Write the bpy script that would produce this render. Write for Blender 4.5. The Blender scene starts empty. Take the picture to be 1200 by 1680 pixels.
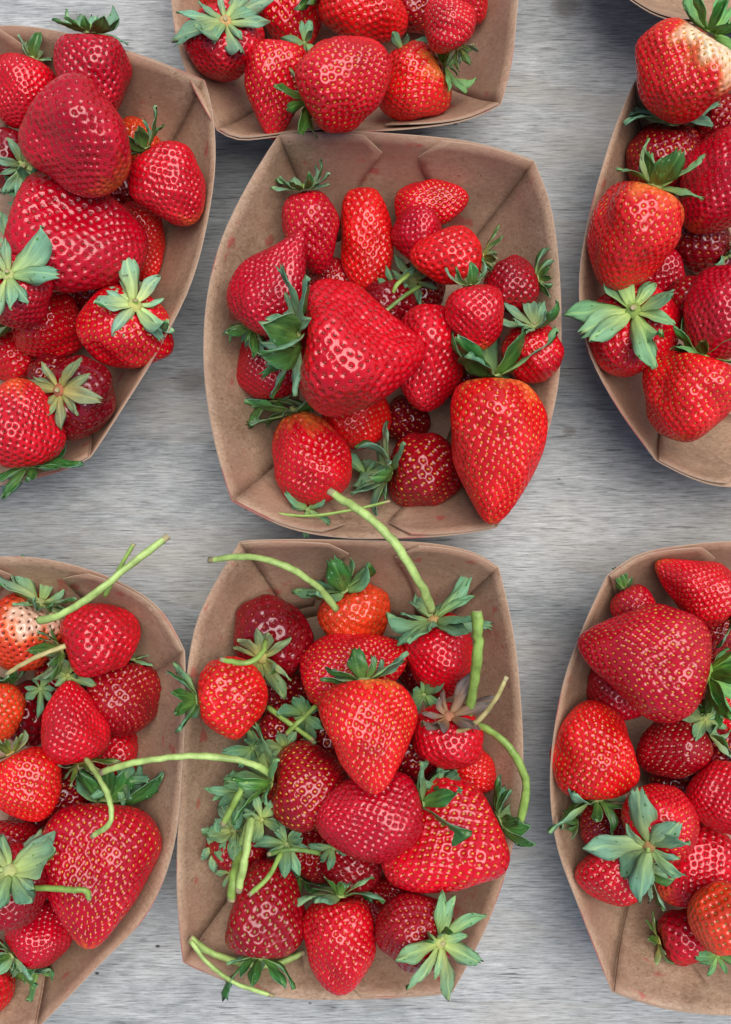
import bpy, math, random
import numpy as np
from mathutils import Vector, Matrix
from mathutils.geometry import delaunay_2d_cdt

# ------------------------------------------------------------------ camera, sky, sun, exposure
S = 0.00024            # metres per photo pixel on the table top
D = 0.42               # camera height above the table top
scene = bpy.context.scene
C = scene.collection
cam_data = bpy.data.cameras.new('camera')
cam = bpy.data.objects.new('camera', cam_data)
C.objects.link(cam)
cam.location = (0, 0, D)
cam.rotation_euler = (0, 0, 0)
cam_data.sensor_fit = 'VERTICAL'
cam_data.sensor_height = 24.0
cam_data.lens = 24.0 * D / (1680 * S)
cam_data.clip_start = 0.01
cam_data.clip_end = 50
scene.camera = cam

SUN_EL, SUN_AZ = 73, 48          # degrees; azimuth measured from +x counter-clockwise
world = bpy.data.worlds.new('World')
scene.world = world
world.use_nodes = True
wn = world.node_tree
wn.nodes.clear()
sky = wn.nodes.new('ShaderNodeTexSky')
sky.sky_type = 'NISHITA'
sky.sun_disc = False
sky.sun_elevation = math.radians(SUN_EL)
sky.sun_rotation = math.radians(90 - SUN_AZ)
sky.air_density = 1.0
sky.dust_density = 2.0
sky.ozone_density = 1.0
bg = wn.nodes.new('ShaderNodeBackground')
bg.inputs['Strength'].default_value = 0.05
wo = wn.nodes.new('ShaderNodeOutputWorld')
wn.links.new(sky.outputs[0], bg.inputs['Color'])
wn.links.new(bg.outputs[0], wo.inputs['Surface'])

sun_data = bpy.data.lights.new('sun', 'SUN')
sun_data.energy = 1.5
sun_data.angle = math.radians(54)
sun_data.color = (1.0, 0.97, 0.93)
sun = bpy.data.objects.new('sun', sun_data)
C.objects.link(sun)
_e, _a = math.radians(SUN_EL), math.radians(SUN_AZ)
sun_dir = Vector((math.cos(_e) * math.cos(_a), math.cos(_e) * math.sin(_a), math.sin(_e)))
sun.rotation_euler = sun_dir.to_track_quat('Z', 'Y').to_euler()
sun.location = sun_dir * 2

scene.view_settings.view_transform = 'Standard'
scene.view_settings.look = 'None'
scene.view_settings.exposure = 1.18
scene.view_settings.gamma = 1.0
scene.view_settings.use_curve_mapping = False
scene.cycles.max_bounces = 6


# ------------------------------------------------------------------ helpers
def P(px, py, z):
    """photo pixel -> world point on the horizontal plane at height z"""
    k = S * (D - z) / D
    return Vector(((px - 600) * k, (840 - py) * k, z))


def tag(o, label=None, cat=None, group=None, kind=None):
    if label: o['label'] = label
    if cat: o['category'] = cat
    if group: o['group'] = group
    if kind: o['kind'] = kind
    return o


def mesh_np(name, verts, faces, smooth=True):
    me = bpy.data.meshes.new(name)
    me.from_pydata([tuple(v) for v in verts], [], [tuple(f) for f in faces])
    if smooth:
        me.polygons.foreach_set('use_smooth', [True] * len(me.polygons))
    me.update()
    return me


def quad_mesh(name, V, Q):
    """fast quad mesh from numpy arrays"""
    me = bpy.data.meshes.new(name)
    n, m = len(V), len(Q)
    me.vertices.add(n)
    me.vertices.foreach_set('co', np.ascontiguousarray(V, dtype=np.float32).ravel())
    me.loops.add(m * 4)
    me.loops.foreach_set('vertex_index', np.ascontiguousarray(Q, dtype=np.int32).ravel())
    me.polygons.add(m)
    me.polygons.foreach_set('loop_start', np.arange(0, m * 4, 4, dtype=np.int32))
    me.polygons.foreach_set('use_smooth', np.ones(m, dtype=bool))
    me.update(calc_edges=True)
    me.validate()
    return me


def obj(name, me, mats, parent=None):
    o = bpy.data.objects.new(name, me)
    C.objects.link(o)
    if mats is not None and not me.materials:
        for m in (mats if isinstance(mats, (list, tuple)) else [mats]):
            me.materials.append(m)
    if parent is not None:
        o.parent = parent
    return o


# ------------------------------------------------------------------ materials
def new_mat(name):
    m = bpy.data.materials.new(name)
    m.use_nodes = True
    nt = m.node_tree
    b = nt.nodes['Principled BSDF']
    return m, nt, b


def N(nt, typ, **kw):
    n = nt.nodes.new(typ)
    for k, v in kw.items():
        if k in n.inputs.keys():
            n.inputs[k].default_value = v
        else:
            setattr(n, k, v)
    return n


def ramp(nt, fac, stops):
    r = nt.nodes.new('ShaderNodeValToRGB')
    el = r.color_ramp.elements
    while len(el) < len(stops):
        el.new(0.5)
    for e, (p, c) in zip(el, stops):
        e.position = p
        e.color = (c[0], c[1], c[2], 1) if not isinstance(c, (int, float)) else (c, c, c, 1)
    nt.links.new(fac, r.inputs[0])
    return r.outputs[0]


def mix(nt, fac, a, b, mode='MIX'):
    m = nt.nodes.new('ShaderNodeMix')
    m.data_type = 'RGBA'
    m.blend_type = mode
    for sock, v in ((m.inputs[0], fac), (m.inputs[6], a), (m.inputs[7], b)):
        if isinstance(v, (int, float)):
            sock.default_value = v
        elif isinstance(v, tuple):
            sock.default_value = (*v, 1) if len(v) == 3 else v
        else:
            nt.links.new(v, sock)
    return m.outputs[2]


def noise(nt, vec, scale, detail=4, rough=0.55, dist=0.0):
    n = N(nt, 'ShaderNodeTexNoise')
    n.inputs['Scale'].default_value = scale
    n.inputs['Detail'].default_value = detail
    n.inputs['Roughness'].default_value = rough
    n.inputs['Distortion'].default_value = dist
    nt.links.new(vec, n.inputs['Vector'])
    return n.outputs['Fac']


def mapping(nt, scale, loc=(0, 0, 0)):
    tc = nt.nodes.new('ShaderNodeTexCoord')
    mp = nt.nodes.new('ShaderNodeMapping')
    mp.inputs['Scale'].default_value = scale
    mp.inputs['Location'].default_value = loc
    nt.links.new(tc.outputs['Object'], mp.inputs['Vector'])
    return mp.outputs[0]


def bump(nt, b, h, strength, dist, normal=None):
    n = nt.nodes.new('ShaderNodeBump')
    n.inputs['Strength'].default_value = strength
    n.inputs['Distance'].default_value = dist
    nt.links.new(h, n.inputs['Height'])
    if normal is not None:
        nt.links.new(normal, n.inputs['Normal'])
    nt.links.new(n.outputs[0], b.inputs['Normal'])
    return n.outputs[0]


def wood_material():
    m, nt, b = new_mat('weathered_wood')
    iso = mapping(nt, (1, 1, 1))
    fine = noise(nt, mapping(nt, (110, 1500, 1)), 1.0, 6, 0.75, 0.25)
    mid = noise(nt, mapping(nt, (40, 420, 1), (3, 7, 0)), 1.0, 6, 0.7, 0.5)
    mott = noise(nt, mapping(nt, (15, 34, 1), (1, 5, 0)), 1.0, 8, 0.68, 0.8)
    broad = noise(nt, mapping(nt, (4, 9, 1), (6, 3, 0)), 1.0, 4, 0.55, 0.3)
    c = ramp(nt, fine, [(0.31, (0.10, 0.104, 0.102)), (0.42, (0.29, 0.297, 0.292)), (0.52, (0.39, 0.398, 0.392)), (0.66, (0.53, 0.54, 0.535))])
    c = mix(nt, 1.0, c, ramp(nt, mid, [(0.28, 0.50), (0.41, 0.94), (0.72, 1.10)]), 'MULTIPLY')
    c = mix(nt, 1.0, c, ramp(nt, mott, [(0.30, (0.64, 0.68, 0.70)), (0.48, (0.98, 0.99, 0.99)), (0.68, (1.22, 1.21, 1.20))]), 'MULTIPLY')
    c = mix(nt, 1.0, c, ramp(nt, broad, [(0.32, (0.84, 0.87, 0.89)), (0.66, (1.14, 1.12, 1.10))]), 'MULTIPLY')
    warm = ramp(nt, noise(nt, mapping(nt, (8, 30, 1), (11, 2, 0)), 1.0, 6, 0.65, 0.5), [(0.50, 0.0), (0.70, 0.6)])
    c = mix(nt, warm, c, (0.37, 0.33, 0.27))
    # small dark specks and knots of dirt
    v = N(nt, 'ShaderNodeTexVoronoi')
    v.inputs['Scale'].default_value = 38
    nt.links.new(mapping(nt, (1, 1.6, 1)), v.inputs['Vector'])
    spk = ramp(nt, v.outputs['Distance'], [(0.02, 1.0), (0.045, 0.0)])
    c = mix(nt, spk, c, (0.03, 0.03, 0.028))
    scr = ramp(nt, noise(nt, mapping(nt, (30, 900, 1), (20, 4, 0)), 1.0, 2, 0.5, 0.1), [(0.67, 0.0), (0.72, 0.4)])
    c = mix(nt, scr, c, (0.66, 0.66, 0.65))
    dsc = ramp(nt, noise(nt, mapping(nt, (45, 1300, 1), (7, 31, 0)), 1.0, 2, 0.5, 0.1), [(0.29, 0.8), (0.335, 0.0)])
    c = mix(nt, dsc, c, (0.05, 0.052, 0.05))
    # knot-like stains at places of their own
    for (x, y, r) in ((318, 626, 42), (130, 45, 46), (930, 12, 34), (935, 708, 16)):
        p = P(x, y, 0)
        mp = mapping(nt, (1 / (r * S), 1.5 / (r * S), 1), (-p.x / (r * S), -1.5 * p.y / (r * S), 0))
        g = N(nt, 'ShaderNodeTexGradient', gradient_type='SPHERICAL')
        nz = N(nt, 'ShaderNodeTexNoise')
        nz.inputs['Scale'].default_value = 1.6
        nt.links.new(mp, nz.inputs['Vector'])
        av = N(nt, 'ShaderNodeVectorMath', operation='MULTIPLY_ADD')
        nt.links.new(nz.outputs['Color'], av.inputs[0])
        av.inputs[1].default_value = (0.9, 0.9, 0)
        sb = N(nt, 'ShaderNodeVectorMath', operation='SUBTRACT')
        nt.links.new(mp, sb.inputs[0])
        sb.inputs[1].default_value = (0.45, 0.45, 0)
        nt.links.new(sb.outputs[0], av.inputs[2])
        nt.links.new(av.outputs[0], g.inputs[0])
        f = ramp(nt, g.outputs['Fac'], [(0.05, 0.0), (0.6, 0.62)])
        c = mix(nt, f, c, (0.15, 0.13, 0.11))
    nt.links.new(c, b.inputs['Base Color'])
    b.inputs['Roughness'].default_value = 0.62
    b.inputs['Specular IOR Level'].default_value = 0.4
    h = mix(nt, 0.35, fine, mid)
    bump(nt, b, h, 0.55, 0.0006)
    return m


def paper_material():
    m, nt, b = new_mat('kraft_paper')
    iso = mapping(nt, (1, 1, 1))
    rnd = N(nt, 'ShaderNodeObjectInfo').outputs['Random']
    fib = noise(nt, mapping(nt, (480, 950, 650)), 1.0, 6, 0.72, 0.9)
    blot = noise(nt, iso, 55, 5, 0.6)
    c = ramp(nt, fib, [(0.30, (0.23, 0.142, 0.088)), (0.5, (0.385, 0.255, 0.165)), (0.70, (0.50, 0.35, 0.24))])
    bl = ramp(nt, blot, [(0.3, (0.74, 0.71, 0.68)), (0.6, (1.08, 1.08, 1.08))])
    c = mix(nt, 1.0, c, bl, 'MULTIPLY')
    # juice: broad pinkish blush and small red smears
    blush = ramp(nt, noise(nt, iso, 21, 4, 0.6), [(0.46, 0.0), (0.66, 0.6)])
    c = mix(nt, blush, c, (0.36, 0.185, 0.125))
    smear = ramp(nt, noise(nt, mapping(nt, (1, 1, 1.4), (4, 2, 1)), 85, 3, 0.5), [(0.66, 0.0), (0.71, 0.6)])
    c = mix(nt, smear, c, (0.40, 0.05, 0.045))
    v = N(nt, 'ShaderNodeTexVoronoi')
    v.inputs['Scale'].default_value = 130
    nt.links.new(iso, v.inputs['Vector'])
    spk = ramp(nt, v.outputs['Distance'], [(0.03, 0.7), (0.07, 0.0)])
    c = mix(nt, spk, c, (0.10, 0.06, 0.04))
    nt.links.new(c, b.inputs['Base Color'])
    b.inputs['Roughness'].default_value = 0.55
    b.inputs['Specular IOR Level'].default_value = 0.35
    bump(nt, b, mix(nt, 0.4, fib, blot), 0.35, 0.0004)
    return m


def paper_edge_material():
    m, nt, b = new_mat('paper_cut_edge')
    iso = mapping(nt, (1, 1, 1))
    st = ramp(nt, noise(nt, iso, 32, 3, 0.5), [(0.56, 0.0), (0.64, 0.75)])
    c = mix(nt, st, (0.40, 0.275, 0.19), (0.38, 0.06, 0.06))
    nt.links.new(c, b.inputs['Base Color'])
    b.inputs['Roughness'].default_value = 0.8
    return m


def fruit_material():
    m, nt, b = new_mat('strawberry_skin')
    at = N(nt, 'ShaderNodeAttribute', attribute_name='skin')
    iso = mapping(nt, (1, 1, 1))
    mot = ramp(nt, noise(nt, iso, 160, 4, 0.6), [(0.3, (0.78, 0.7, 0.75)), (0.62, (1.1, 1.1, 1.1))])
    c = mix(nt, 1.0, at.outputs['Color'], mot, 'MULTIPLY')
    oi = N(nt, 'ShaderNodeObjectInfo')
    off = N(nt, 'ShaderNodeVectorMath', operation='ADD')
    cmb = N(nt, 'ShaderNodeCombineXYZ')
    nt.links.new(oi.outputs['Random'], cmb.inputs[0])
    nt.links.new(oi.outputs['Random'], cmb.inputs[1])
    nt.links.new(iso, off.inputs[0]); nt.links.new(cmb.outputs[0], off.inputs[1])
    brz = ramp(nt, noise(nt, off.outputs[0], 62, 4, 0.6), [(0.60, 0.0), (0.76, 0.45)])
    c = mix(nt, brz, c, (0.17, 0.004, 0.012))
    nt.links.new(c, b.inputs['Base Color'])
    rg = ramp(nt, noise(nt, off.outputs[0], 75, 4, 0.65), [(0.36, 0.12), (0.56, 0.18), (0.74, 0.36)])
    nt.links.new(rg, b.inputs['Roughness'])
    b.inputs['Specular IOR Level'].default_value = 0.65
    b.inputs['Subsurface Weight'].default_value = 0.15
    b.inputs['Subsurface Radius'].default_value = (1.0, 0.12, 0.08)
    b.inputs['Subsurface Scale'].default_value = 0.002
    b.inputs['Coat Weight'].default_value = 0.0
    b.inputs['Coat Roughness'].default_value = 0.12
    bump(nt, b, noise(nt, iso, 900, 3, 0.6), 0.12, 0.0003)
    return m


def seed_material():
    m, nt, b = new_mat('strawberry_seed')
    oi = N(nt, 'ShaderNodeObjectInfo')
    c = mix(nt, 1.0, oi.outputs['Color'], ramp(nt, noise(nt, mapping(nt, (1, 1, 1)), 420, 2), [(0.3, 0.6), (0.65, 1.15)]), 'MULTIPLY')
    nt.links.new(c, b.inputs['Base Color'])
    b.inputs['Roughness'].default_value = 0.35
    return m


def leaf_material(name, root, body, tip_dark, rough, spec, vein):
    m, nt, b = new_mat(name)
    tc = N(nt, 'ShaderNodeTexCoord')
    sep = N(nt, 'ShaderNodeSeparateXYZ')
    nt.links.new(tc.outputs['Object'], sep.inputs[0])
    oi = N(nt, 'ShaderNodeObjectInfo')
    c = ramp(nt, sep.outputs[0], [(0.0, root), (0.34, tuple(0.5 * (r + q) for r, q in zip(root, body))), (0.6, body), (1.0, tip_dark)])
    # veins fan out from the root
    ab = N(nt, 'ShaderNodeMath', operation='ABSOLUTE')
    nt.links.new(sep.outputs[1], ab.inputs[0])
    mp = N(nt, 'ShaderNodeMapping')
    mp.inputs['Scale'].default_value = (2.2, 26, 1)
    nt.links.new(tc.outputs['Object'], mp.inputs['Vector'])
    vn = noise(nt, mp.outputs[0], 1.0, 3, 0.6, 0.6)
    c = mix(nt, 1.0, c, ramp(nt, vn, [(0.36, (vein, vein, vein)), (0.52, (1, 1, 1)), (0.7, (1.1, 1.12, 1.1))]), 'MULTIPLY')
    mid = ramp(nt, ab.outputs[0], [(0.0, 0.35), (0.022, 0.0)])
    c = mix(nt, mid, c, tuple(min(1, 1.5 * q) for q in root))
    c = mix(nt, 1.0, c, oi.outputs['Color'], 'MULTIPLY')
    # brown wear spots, different on every leaf
    va = N(nt, 'ShaderNodeVectorMath', operation='ADD')
    cb = N(nt, 'ShaderNodeCombineXYZ')
    mu = N(nt, 'ShaderNodeMath', operation='MULTIPLY')
    nt.links.new(oi.outputs['Random'], mu.inputs[0])
    mu.inputs[1].default_value = 57.0
    nt.links.new(mu.outputs[0], cb.inputs[0])
    nt.links.new(tc.outputs['Object'], va.inputs[0])
    nt.links.new(cb.outputs[0], va.inputs[1])
    sp = ramp(nt, noise(nt, va.outputs[0], 3.2, 4, 0.6), [(0.66, 0.0), (0.72, 0.75)])
    c = mix(nt, sp, c, (0.07, 0.055, 0.035))
    nt.links.new(c, b.inputs['Base Color'])
    b.inputs['Roughness'].default_value = rough
    b.inputs['Specular IOR Level'].default_value = spec
    b.inputs['Subsurface Weight'].default_value = 0.0
    bump(nt, b, vn, 0.4, 0.0006)
    return m


def stem_material():
    m, nt, b = new_mat('green_stalk')
    oi = N(nt, 'ShaderNodeObjectInfo')
    iso = mapping(nt, (1, 1, 1))
    c = mix(nt, 1.0, oi.outputs['Color'], ramp(nt, noise(nt, iso, 210, 4), [(0.3, (0.6, 0.62, 0.5)), (0.62, (1.1, 1.1, 1.05))]), 'MULTIPLY')
    nt.links.new(c, b.inputs['Base Color'])
    b.inputs['Roughness'].default_value = 0.45
    b.inputs['Subsurface Weight'].default_value = 0.0
    bump(nt, b, noise(nt, iso, 1500, 2), 0.3, 0.0003)
    return m


def plain(name, col, rough=0.6):
    m, nt, b = new_mat(name)
    c = mix(nt, 1.0, col, ramp(nt, noise(nt, mapping(nt, (1, 1, 1)), 500, 4), [(0.3, 0.65), (0.65, 1.15)]), 'MULTIPLY')
    nt.links.new(c, b.inputs['Base Color'])
    b.inputs['Roughness'].default_value = rough
    return m


M_WOOD = wood_material()
M_PAPER = paper_material()
M_EDGE = paper_edge_material()
M_FRUIT = fruit_material()
M_SEED = seed_material()
M_LEAF_OUT = leaf_material('sepal_underside', (0.31, 0.40, 0.12), (0.175, 0.33, 0.19), (0.15, 0.31, 0.18), 0.6, 0.3, 0.78)
M_LEAF_IN = leaf_material('sepal_upper_side', (0.16, 0.29, 0.06), (0.055, 0.18, 0.04), (0.04, 0.14, 0.03), 0.32, 0.5, 0.6)
M_STEM = stem_material()
M_BUTTON = leaf_material('calyx_button', (0.40, 0.44, 0.16), (0.36, 0.44, 0.17), (0.32, 0.40, 0.17), 0.7, 0.25, 0.7)
M_CUT = plain('cut_stalk_end', (0.42, 0.36, 0.18), 0.8)

# ------------------------------------------------------------------ the table
def table():
    w, h, t = 1.1, 1.3, 0.018
    v = [(-w, -h, -t), (w, -h, -t), (w, h, -t), (-w, h, -t), (-w, -h, 0), (w, -h, 0), (w, h, 0), (-w, h, 0)]
    f = [(4, 5, 6, 7), (3, 2, 1, 0), (0, 1, 5, 4), (1, 2, 6, 5), (2, 3, 7, 6), (3, 0, 4, 7)]
    o = obj('table_top', mesh_np('table_top', v, f, False), M_WOOD)
    tag(o, 'grey weathered wooden table top with fine horizontal grain', 'table', kind='structure')


table()

# ------------------------------------------------------------------ paper trays
FLOOR_Z = 0.0016
PT = 0.0004            # paper thickness


def resample(pts, n):
    """smooth open curve through pts (2-D arrays), n+1 samples by arc length"""
    p = np.array(pts, float)
    q = np.vstack([2 * p[0] - p[1], p, 2 * p[-1] - p[-2]])
    out = []
    for i in range(len(p) - 1):
        a, b, c, d = q[i], q[i + 1], q[i + 2], q[i + 3]
        for t in np.linspace(0, 1, 14, endpoint=False):
            out.append(0.5 * ((2 * b) + (c - a) * t + (2 * a - 5 * b + 4 * c - d) * t * t + (-a + 3 * b - 3 * c + d) * t ** 3))
    out.append(p[-1])
    out = np.array(out)
    s = np.r_[0, np.cumsum(np.linalg.norm(np.diff(out, axis=0), axis=1))]
    u = np.linspace(0, s[-1], n + 1)
    return np.stack([np.interp(u, s, out[:, k]) for k in (0, 1)], 1)


def sheet(name, G, thick, parent, inward):
    """thin closed sheet from grid G[v][u] of points; inward: side the outer face is offset away from"""
    nv, nu = G.shape[:2]
    du = np.gradient(G, axis=1)
    dv = np.gradient(G, axis=0)
    n = np.cross(du, dv)
    n /= np.linalg.norm(n, axis=2, keepdims=True) + 1e-12
    if (n * (inward - G)).sum() < 0:
        n = -n
        flip = True
    else:
        flip = False
    V = np.concatenate([G.reshape(-1, 3), (G - n * thick).reshape(-1, 3)])
    K = nv * nu
    F, mi = [], []
    for j in range(nv - 1):
        for i in range(nu - 1):
            a, b, c, d = j * nu + i, j * nu + i + 1, (j + 1) * nu + i + 1, (j + 1) * nu + i
            F.append((a, b, c, d) if not flip else (d, c, b, a)); mi.append(0)
            F.append((d + K, c + K, b + K, a + K) if not flip else (a + K, b + K, c + K, d + K)); mi.append(0)
    ring = [j * nu for j in range(nv - 1, 0, -1)] + list(range(nu - 1)) + [j * nu + nu - 1 for j in range(nv - 1)] + [(nv - 1) * nu + i for i in range(nu - 1, 0, -1)]
    for k in range(len(ring)):
        a, b = ring[k], ring[(k + 1) % len(ring)]
        F.append((b, a, a + K, b + K) if not flip else (a, b, b + K, a + K)); mi.append(1)
    me = mesh_np(name, V, F, True)
    me.materials.append(M_PAPER); me.materials.append(M_EDGE)
    me.polygons.foreach_set('material_index', mi)
    me.polygons.foreach_set('use_smooth', [m == 0 for m in mi])
    me.update()
    o = obj(name, me, None, parent)
    return o


TRAYS = {}


def tray(key, label, walls, rim_z=0.042, kx=0.60, ky=0.64, seed=0):
    """walls: four px point lists going round: top, right, bottom, left; each starts where the previous one ends"""
    rng = np.random.RandomState(seed)
    root = bpy.data.objects.new('paper_tray', None)
    C.objects.link(root)
    tag(root, label, 'tray', 'brown paper trays of strawberries on the table')
    W = []
    for pts in walls:
        W.append(resample([tuple(P(x, y, rim_z))[:2] for x, y in pts], 26))
    allp = np.vstack(W)
    cx, cy = (allp.min(0) + allp.max(0)) / 2
    root.location = (cx, cy, 0.0)
    c = np.array([cx, cy])
    k2 = np.array([kx, ky])
    corners_r = [w[0] for w in W]
    fl_edges = []
    for w in W:
        a, b = c + (w[0] - c) * k2, c + (w[-1] - c) * k2
        u = np.linspace(0, 1, len(w))[:, None]
        line = a + (b - a) * u
        full = c + (w - c) * k2
        fl_edges.append(line * 0.6 + full * 0.4)
    def smooth(parts, sig):
        n = len(parts[0]) - 1
        ring = np.vstack([p[:-1] for p in parts])
        k = np.arange(-12, 13)
        w = np.exp(-0.5 * (k / sig) ** 2); w /= w.sum()
        out = sum(wi * np.roll(ring, ki, 0) for wi, ki in zip(w, k))
        out = np.vstack([out, out[:1]])
        return [out[i * n:(i + 1) * n + 1] for i in range(4)]
    fl_edges = smooth(fl_edges, 3.6)
    W = smooth(W, 0.45)
    ctr = np.array([0, 0, 0.03])
    grids = []
    for wi, (w, f) in enumerate(zip(W, fl_edges)):
        vs = np.linspace(0, 1, 9)
        G = np.zeros((9, len(w), 3))
        ph = rng.uniform(0, 6.28, 3)
        u = np.linspace(0, 1, len(w))
        for j, v in enumerate(vs):
            hv = v + 0.10 * math.sin(math.pi * v)        # the wall bows outwards
            xy = f + (w - f) * hv
            G[j, :, :2] = xy - c
            G[j, :, 2] = FLOOR_Z + (rim_z - FLOOR_Z) * v + 0.0009 * v * np.sin(u * 7 + ph[0]) * np.sin(math.pi * u)
        # gentle dents
        nrm = np.stack([w[:, 0] - c[0], w[:, 1] - c[1]], 1)
        nrm /= np.linalg.norm(nrm, axis=1, keepdims=True)
        for j, v in enumerate(vs):
            dent = 0.0011 * math.sin(math.pi * v) * np.sin(u * 9 + ph[1]) * np.sin(math.pi * u)
            G[j, :, :2] += nrm * dent[:, None]
        grids.append(G)
        sheet('end_wall' if wi in (0, 2) else 'side_wall', G, PT, root, ctr)
    # folded corner flaps lie against the inside of the end walls
    for wi in (0, 2):
        G = grids[wi]
        nv, nu = G.shape[:2]
        du = np.gradient(G, axis=1); dv = np.gradient(G, axis=0)
        n = np.cross(du, dv); n /= np.linalg.norm(n, axis=2, keepdims=True)
        if (n * (ctr - G)).sum() < 0:
            n = -n
        for side in (0, 1):
            peak = rng.uniform(0.40, 0.46)
            rows = np.linspace(0.12, 1.0, 10)
            cols = np.linspace(0.015, 1, 10)
            H = np.zeros((10, 10, 3))
            for j, v in enumerate(rows):
                ue = peak - (0.085 * (v - 0.78) / 0.22 if v > 0.78 else 0.24 * (0.78 - v) / 0.66)
                for i, q in enumerate(cols):
                    uu = q * ue
                    if side:
                        uu = 1 - uu
                    fj, fi = v * (nv - 1), uu * (nu - 1)
                    j0, i0 = min(int(fj), nv - 2), min(int(fi), nu - 2)
                    a, b = fj - j0, fi - i0
                    def bl(A):
                        return (A[j0, i0] * (1 - a) * (1 - b) + A[j0 + 1, i0] * a * (1 - b) + A[j0, i0 + 1] * (1 - a) * b + A[j0 + 1, i0 + 1] * a * b)
                    lift = 0.00075 + 0.0008 * q ** 3 * v
                    H[j, i] = bl(G) + bl(n) * lift
                H[j, :, 2] += 0.0002 * v
            sheet('corner_flap', H, 0.00045, root, ctr)
    # floor
    ring = np.vstack([f[:-1] for f in fl_edges]) - c
    n = len(ring)
    V = [(x * 1.0, y * 1.0, FLOOR_Z) for x, y in ring] + [(x, y, FLOOR_Z - 0.0006) for x, y in ring]
    F = [tuple(range(n)), tuple(range(2 * n - 1, n - 1, -1))] + [(i, i + n, (i + 1) % n + n, (i + 1) % n) for i in range(n)]
    ar = sum(ring[i][0] * ring[(i + 1) % n][1] - ring[(i + 1) % n][0] * ring[i][1] for i in range(n))
    if ar < 0:
        F = [tuple(reversed(f)) for f in F]
    obj('floor_panel', mesh_np('floor_panel', V, F, False), M_PAPER, root)
    # for resting berries against the walls
    rim_poly = np.vstack([w[:-1:3] for w in W])
    TRAYS[key] = dict(c=c, k2=k2, rim=rim_poly, h=rim_z, root=root)


tray('C', 'paper tray heaped round one huge lopsided berry, its long cone berry poking over the rim', [
    [(458, 221), (530, 217), (600, 216), (735, 229), (810, 243), (876, 263)],
    [(876, 263), (903, 340), (917, 440), (921, 550), (912, 650), (882, 750), (815, 866)],
    [(815, 866), (740, 877), (660, 882), (560, 881), (470, 864), (381, 822)],
    [(381, 822), (352, 720), (336, 610), (340, 500), (363, 400), (405, 308), (458, 221)]], 0.0425, 0.60, 0.64, 1)
tray('T', 'paper tray with a heart-shaped berry and a sepal-crowned berry against its rim', [
    [(330, -430), (450, -450), (570, -455), (690, -450), (800, -420)],
    [(800, -420), (850, -260), (860, -120), (847, 20), (840, 95), (822, 172)],
    [(822, 172), (760, 198), (680, 209), (580, 214), (470, 222), (395, 229), (357, 214)],
    [(357, 214), (312, 130), (290, 60), (280, -20), (268, -150), (280, -300), (330, -430)]], 0.041, 0.60, 0.64, 2)
tray('L', 'paper tray with two very big dull crimson berries lying side by side', [
    [(-190, 78), (-100, 55), (0, 42), (90, 52), (215, 86), (336, 131)],
    [(336, 131), (350, 200), (349, 300), (318, 450), (262, 570), (200, 670), (148, 750)],
    [(148, 750), (100, 772), (0, 795), (-120, 800), (-230, 780)],
    [(-230, 780), (-290, 600), (-290, 400), (-260, 230), (-190, 78)]], 0.042, 0.60, 0.64, 3)
tray('R', 'paper tray with the white-shouldered berry leaning over its corner', [
    [(1042, 132), (1100, 118), (1200, 105), (1350, 110), (1450, 130)],
    [(1450, 130), (1510, 280), (1530, 440), (1500, 620), (1420, 780)],
    [(1420, 780), (1330, 796), (1200, 798), (1140, 785), (1078, 756)],
    [(1078, 756), (1015, 668), (968, 575), (952, 480), (962, 380), (1000, 240), (1042, 132)]], 0.042, 0.60, 0.64, 4)
tray('E', 'bare rim corner of a paper tray beside the white-shouldered berry', [
    [(1000, -640), (1120, -660), (1260, -660), (1420, -620)],
    [(1420, -620), (1470, -450), (1480, -280), (1460, -120), (1400, 0)],
    [(1400, 0), (1300, 34), (1200, 39), (1125, 35), (1075, 22), (1030, -4)],
    [(1030, -4), (960, -130), (930, -280), (945, -460), (1000, -640)]], 0.042, 0.60, 0.64, 5)
tray('BL', 'paper tray with the big ridged cone berry crossed by a pale hooked stalk', [
    [(-240, 960), (-120, 925), (0, 914), (90, 921), (190, 953), (262, 1000), (303, 1068)],
    [(303, 1068), (303, 1160), (298, 1260), (284, 1390), (240, 1500), (160, 1585), (58, 1690)],
    [(58, 1690), (-40, 1712), (-140, 1715), (-230, 1690)],
    [(-230, 1690), (-300, 1500), (-320, 1300), (-300, 1120), (-240, 960)]], 0.042, 0.60, 0.64, 6)
tray('BC', 'paper tray strewn with loose green stalks among its strawberries', [
    [(394, 888), (470, 886), (560, 887), (690, 891), (770, 905), (818, 930)],
    [(818, 930), (842, 1040), (854, 1160), (856, 1270), (840, 1390), (800, 1515), (742, 1629)],
    [(742, 1629), (660, 1637), (560, 1640), (460, 1634), (380, 1612), (301, 1580)],
    [(301, 1580), (291, 1450), (296, 1300), (303, 1180), (312, 1080), (332, 1000), (394, 888)]], 0.0405, 0.60, 0.64, 7)
tray('BR', 'paper tray with a bright yellow-seeded berry leaning on its side wall', [
    [(997, 944), (1050, 910), (1120, 896), (1200, 889), (1320, 892), (1430, 930)],
    [(1430, 930), (1490, 1080), (1510, 1250), (1490, 1420), (1420, 1640)],
    [(1420, 1640), (1300, 1664), (1200, 1665), (1090, 1653), (1005, 1628)],
    [(1005, 1628), (952, 1490), (916, 1390), (904, 1290), (910, 1200), (928, 1110), (960, 1025), (997, 944)]], 0.042, 0.60, 0.64, 8)

# ------------------------------------------------------------------ sepals (shared meshes)
SEPALS = []


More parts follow.
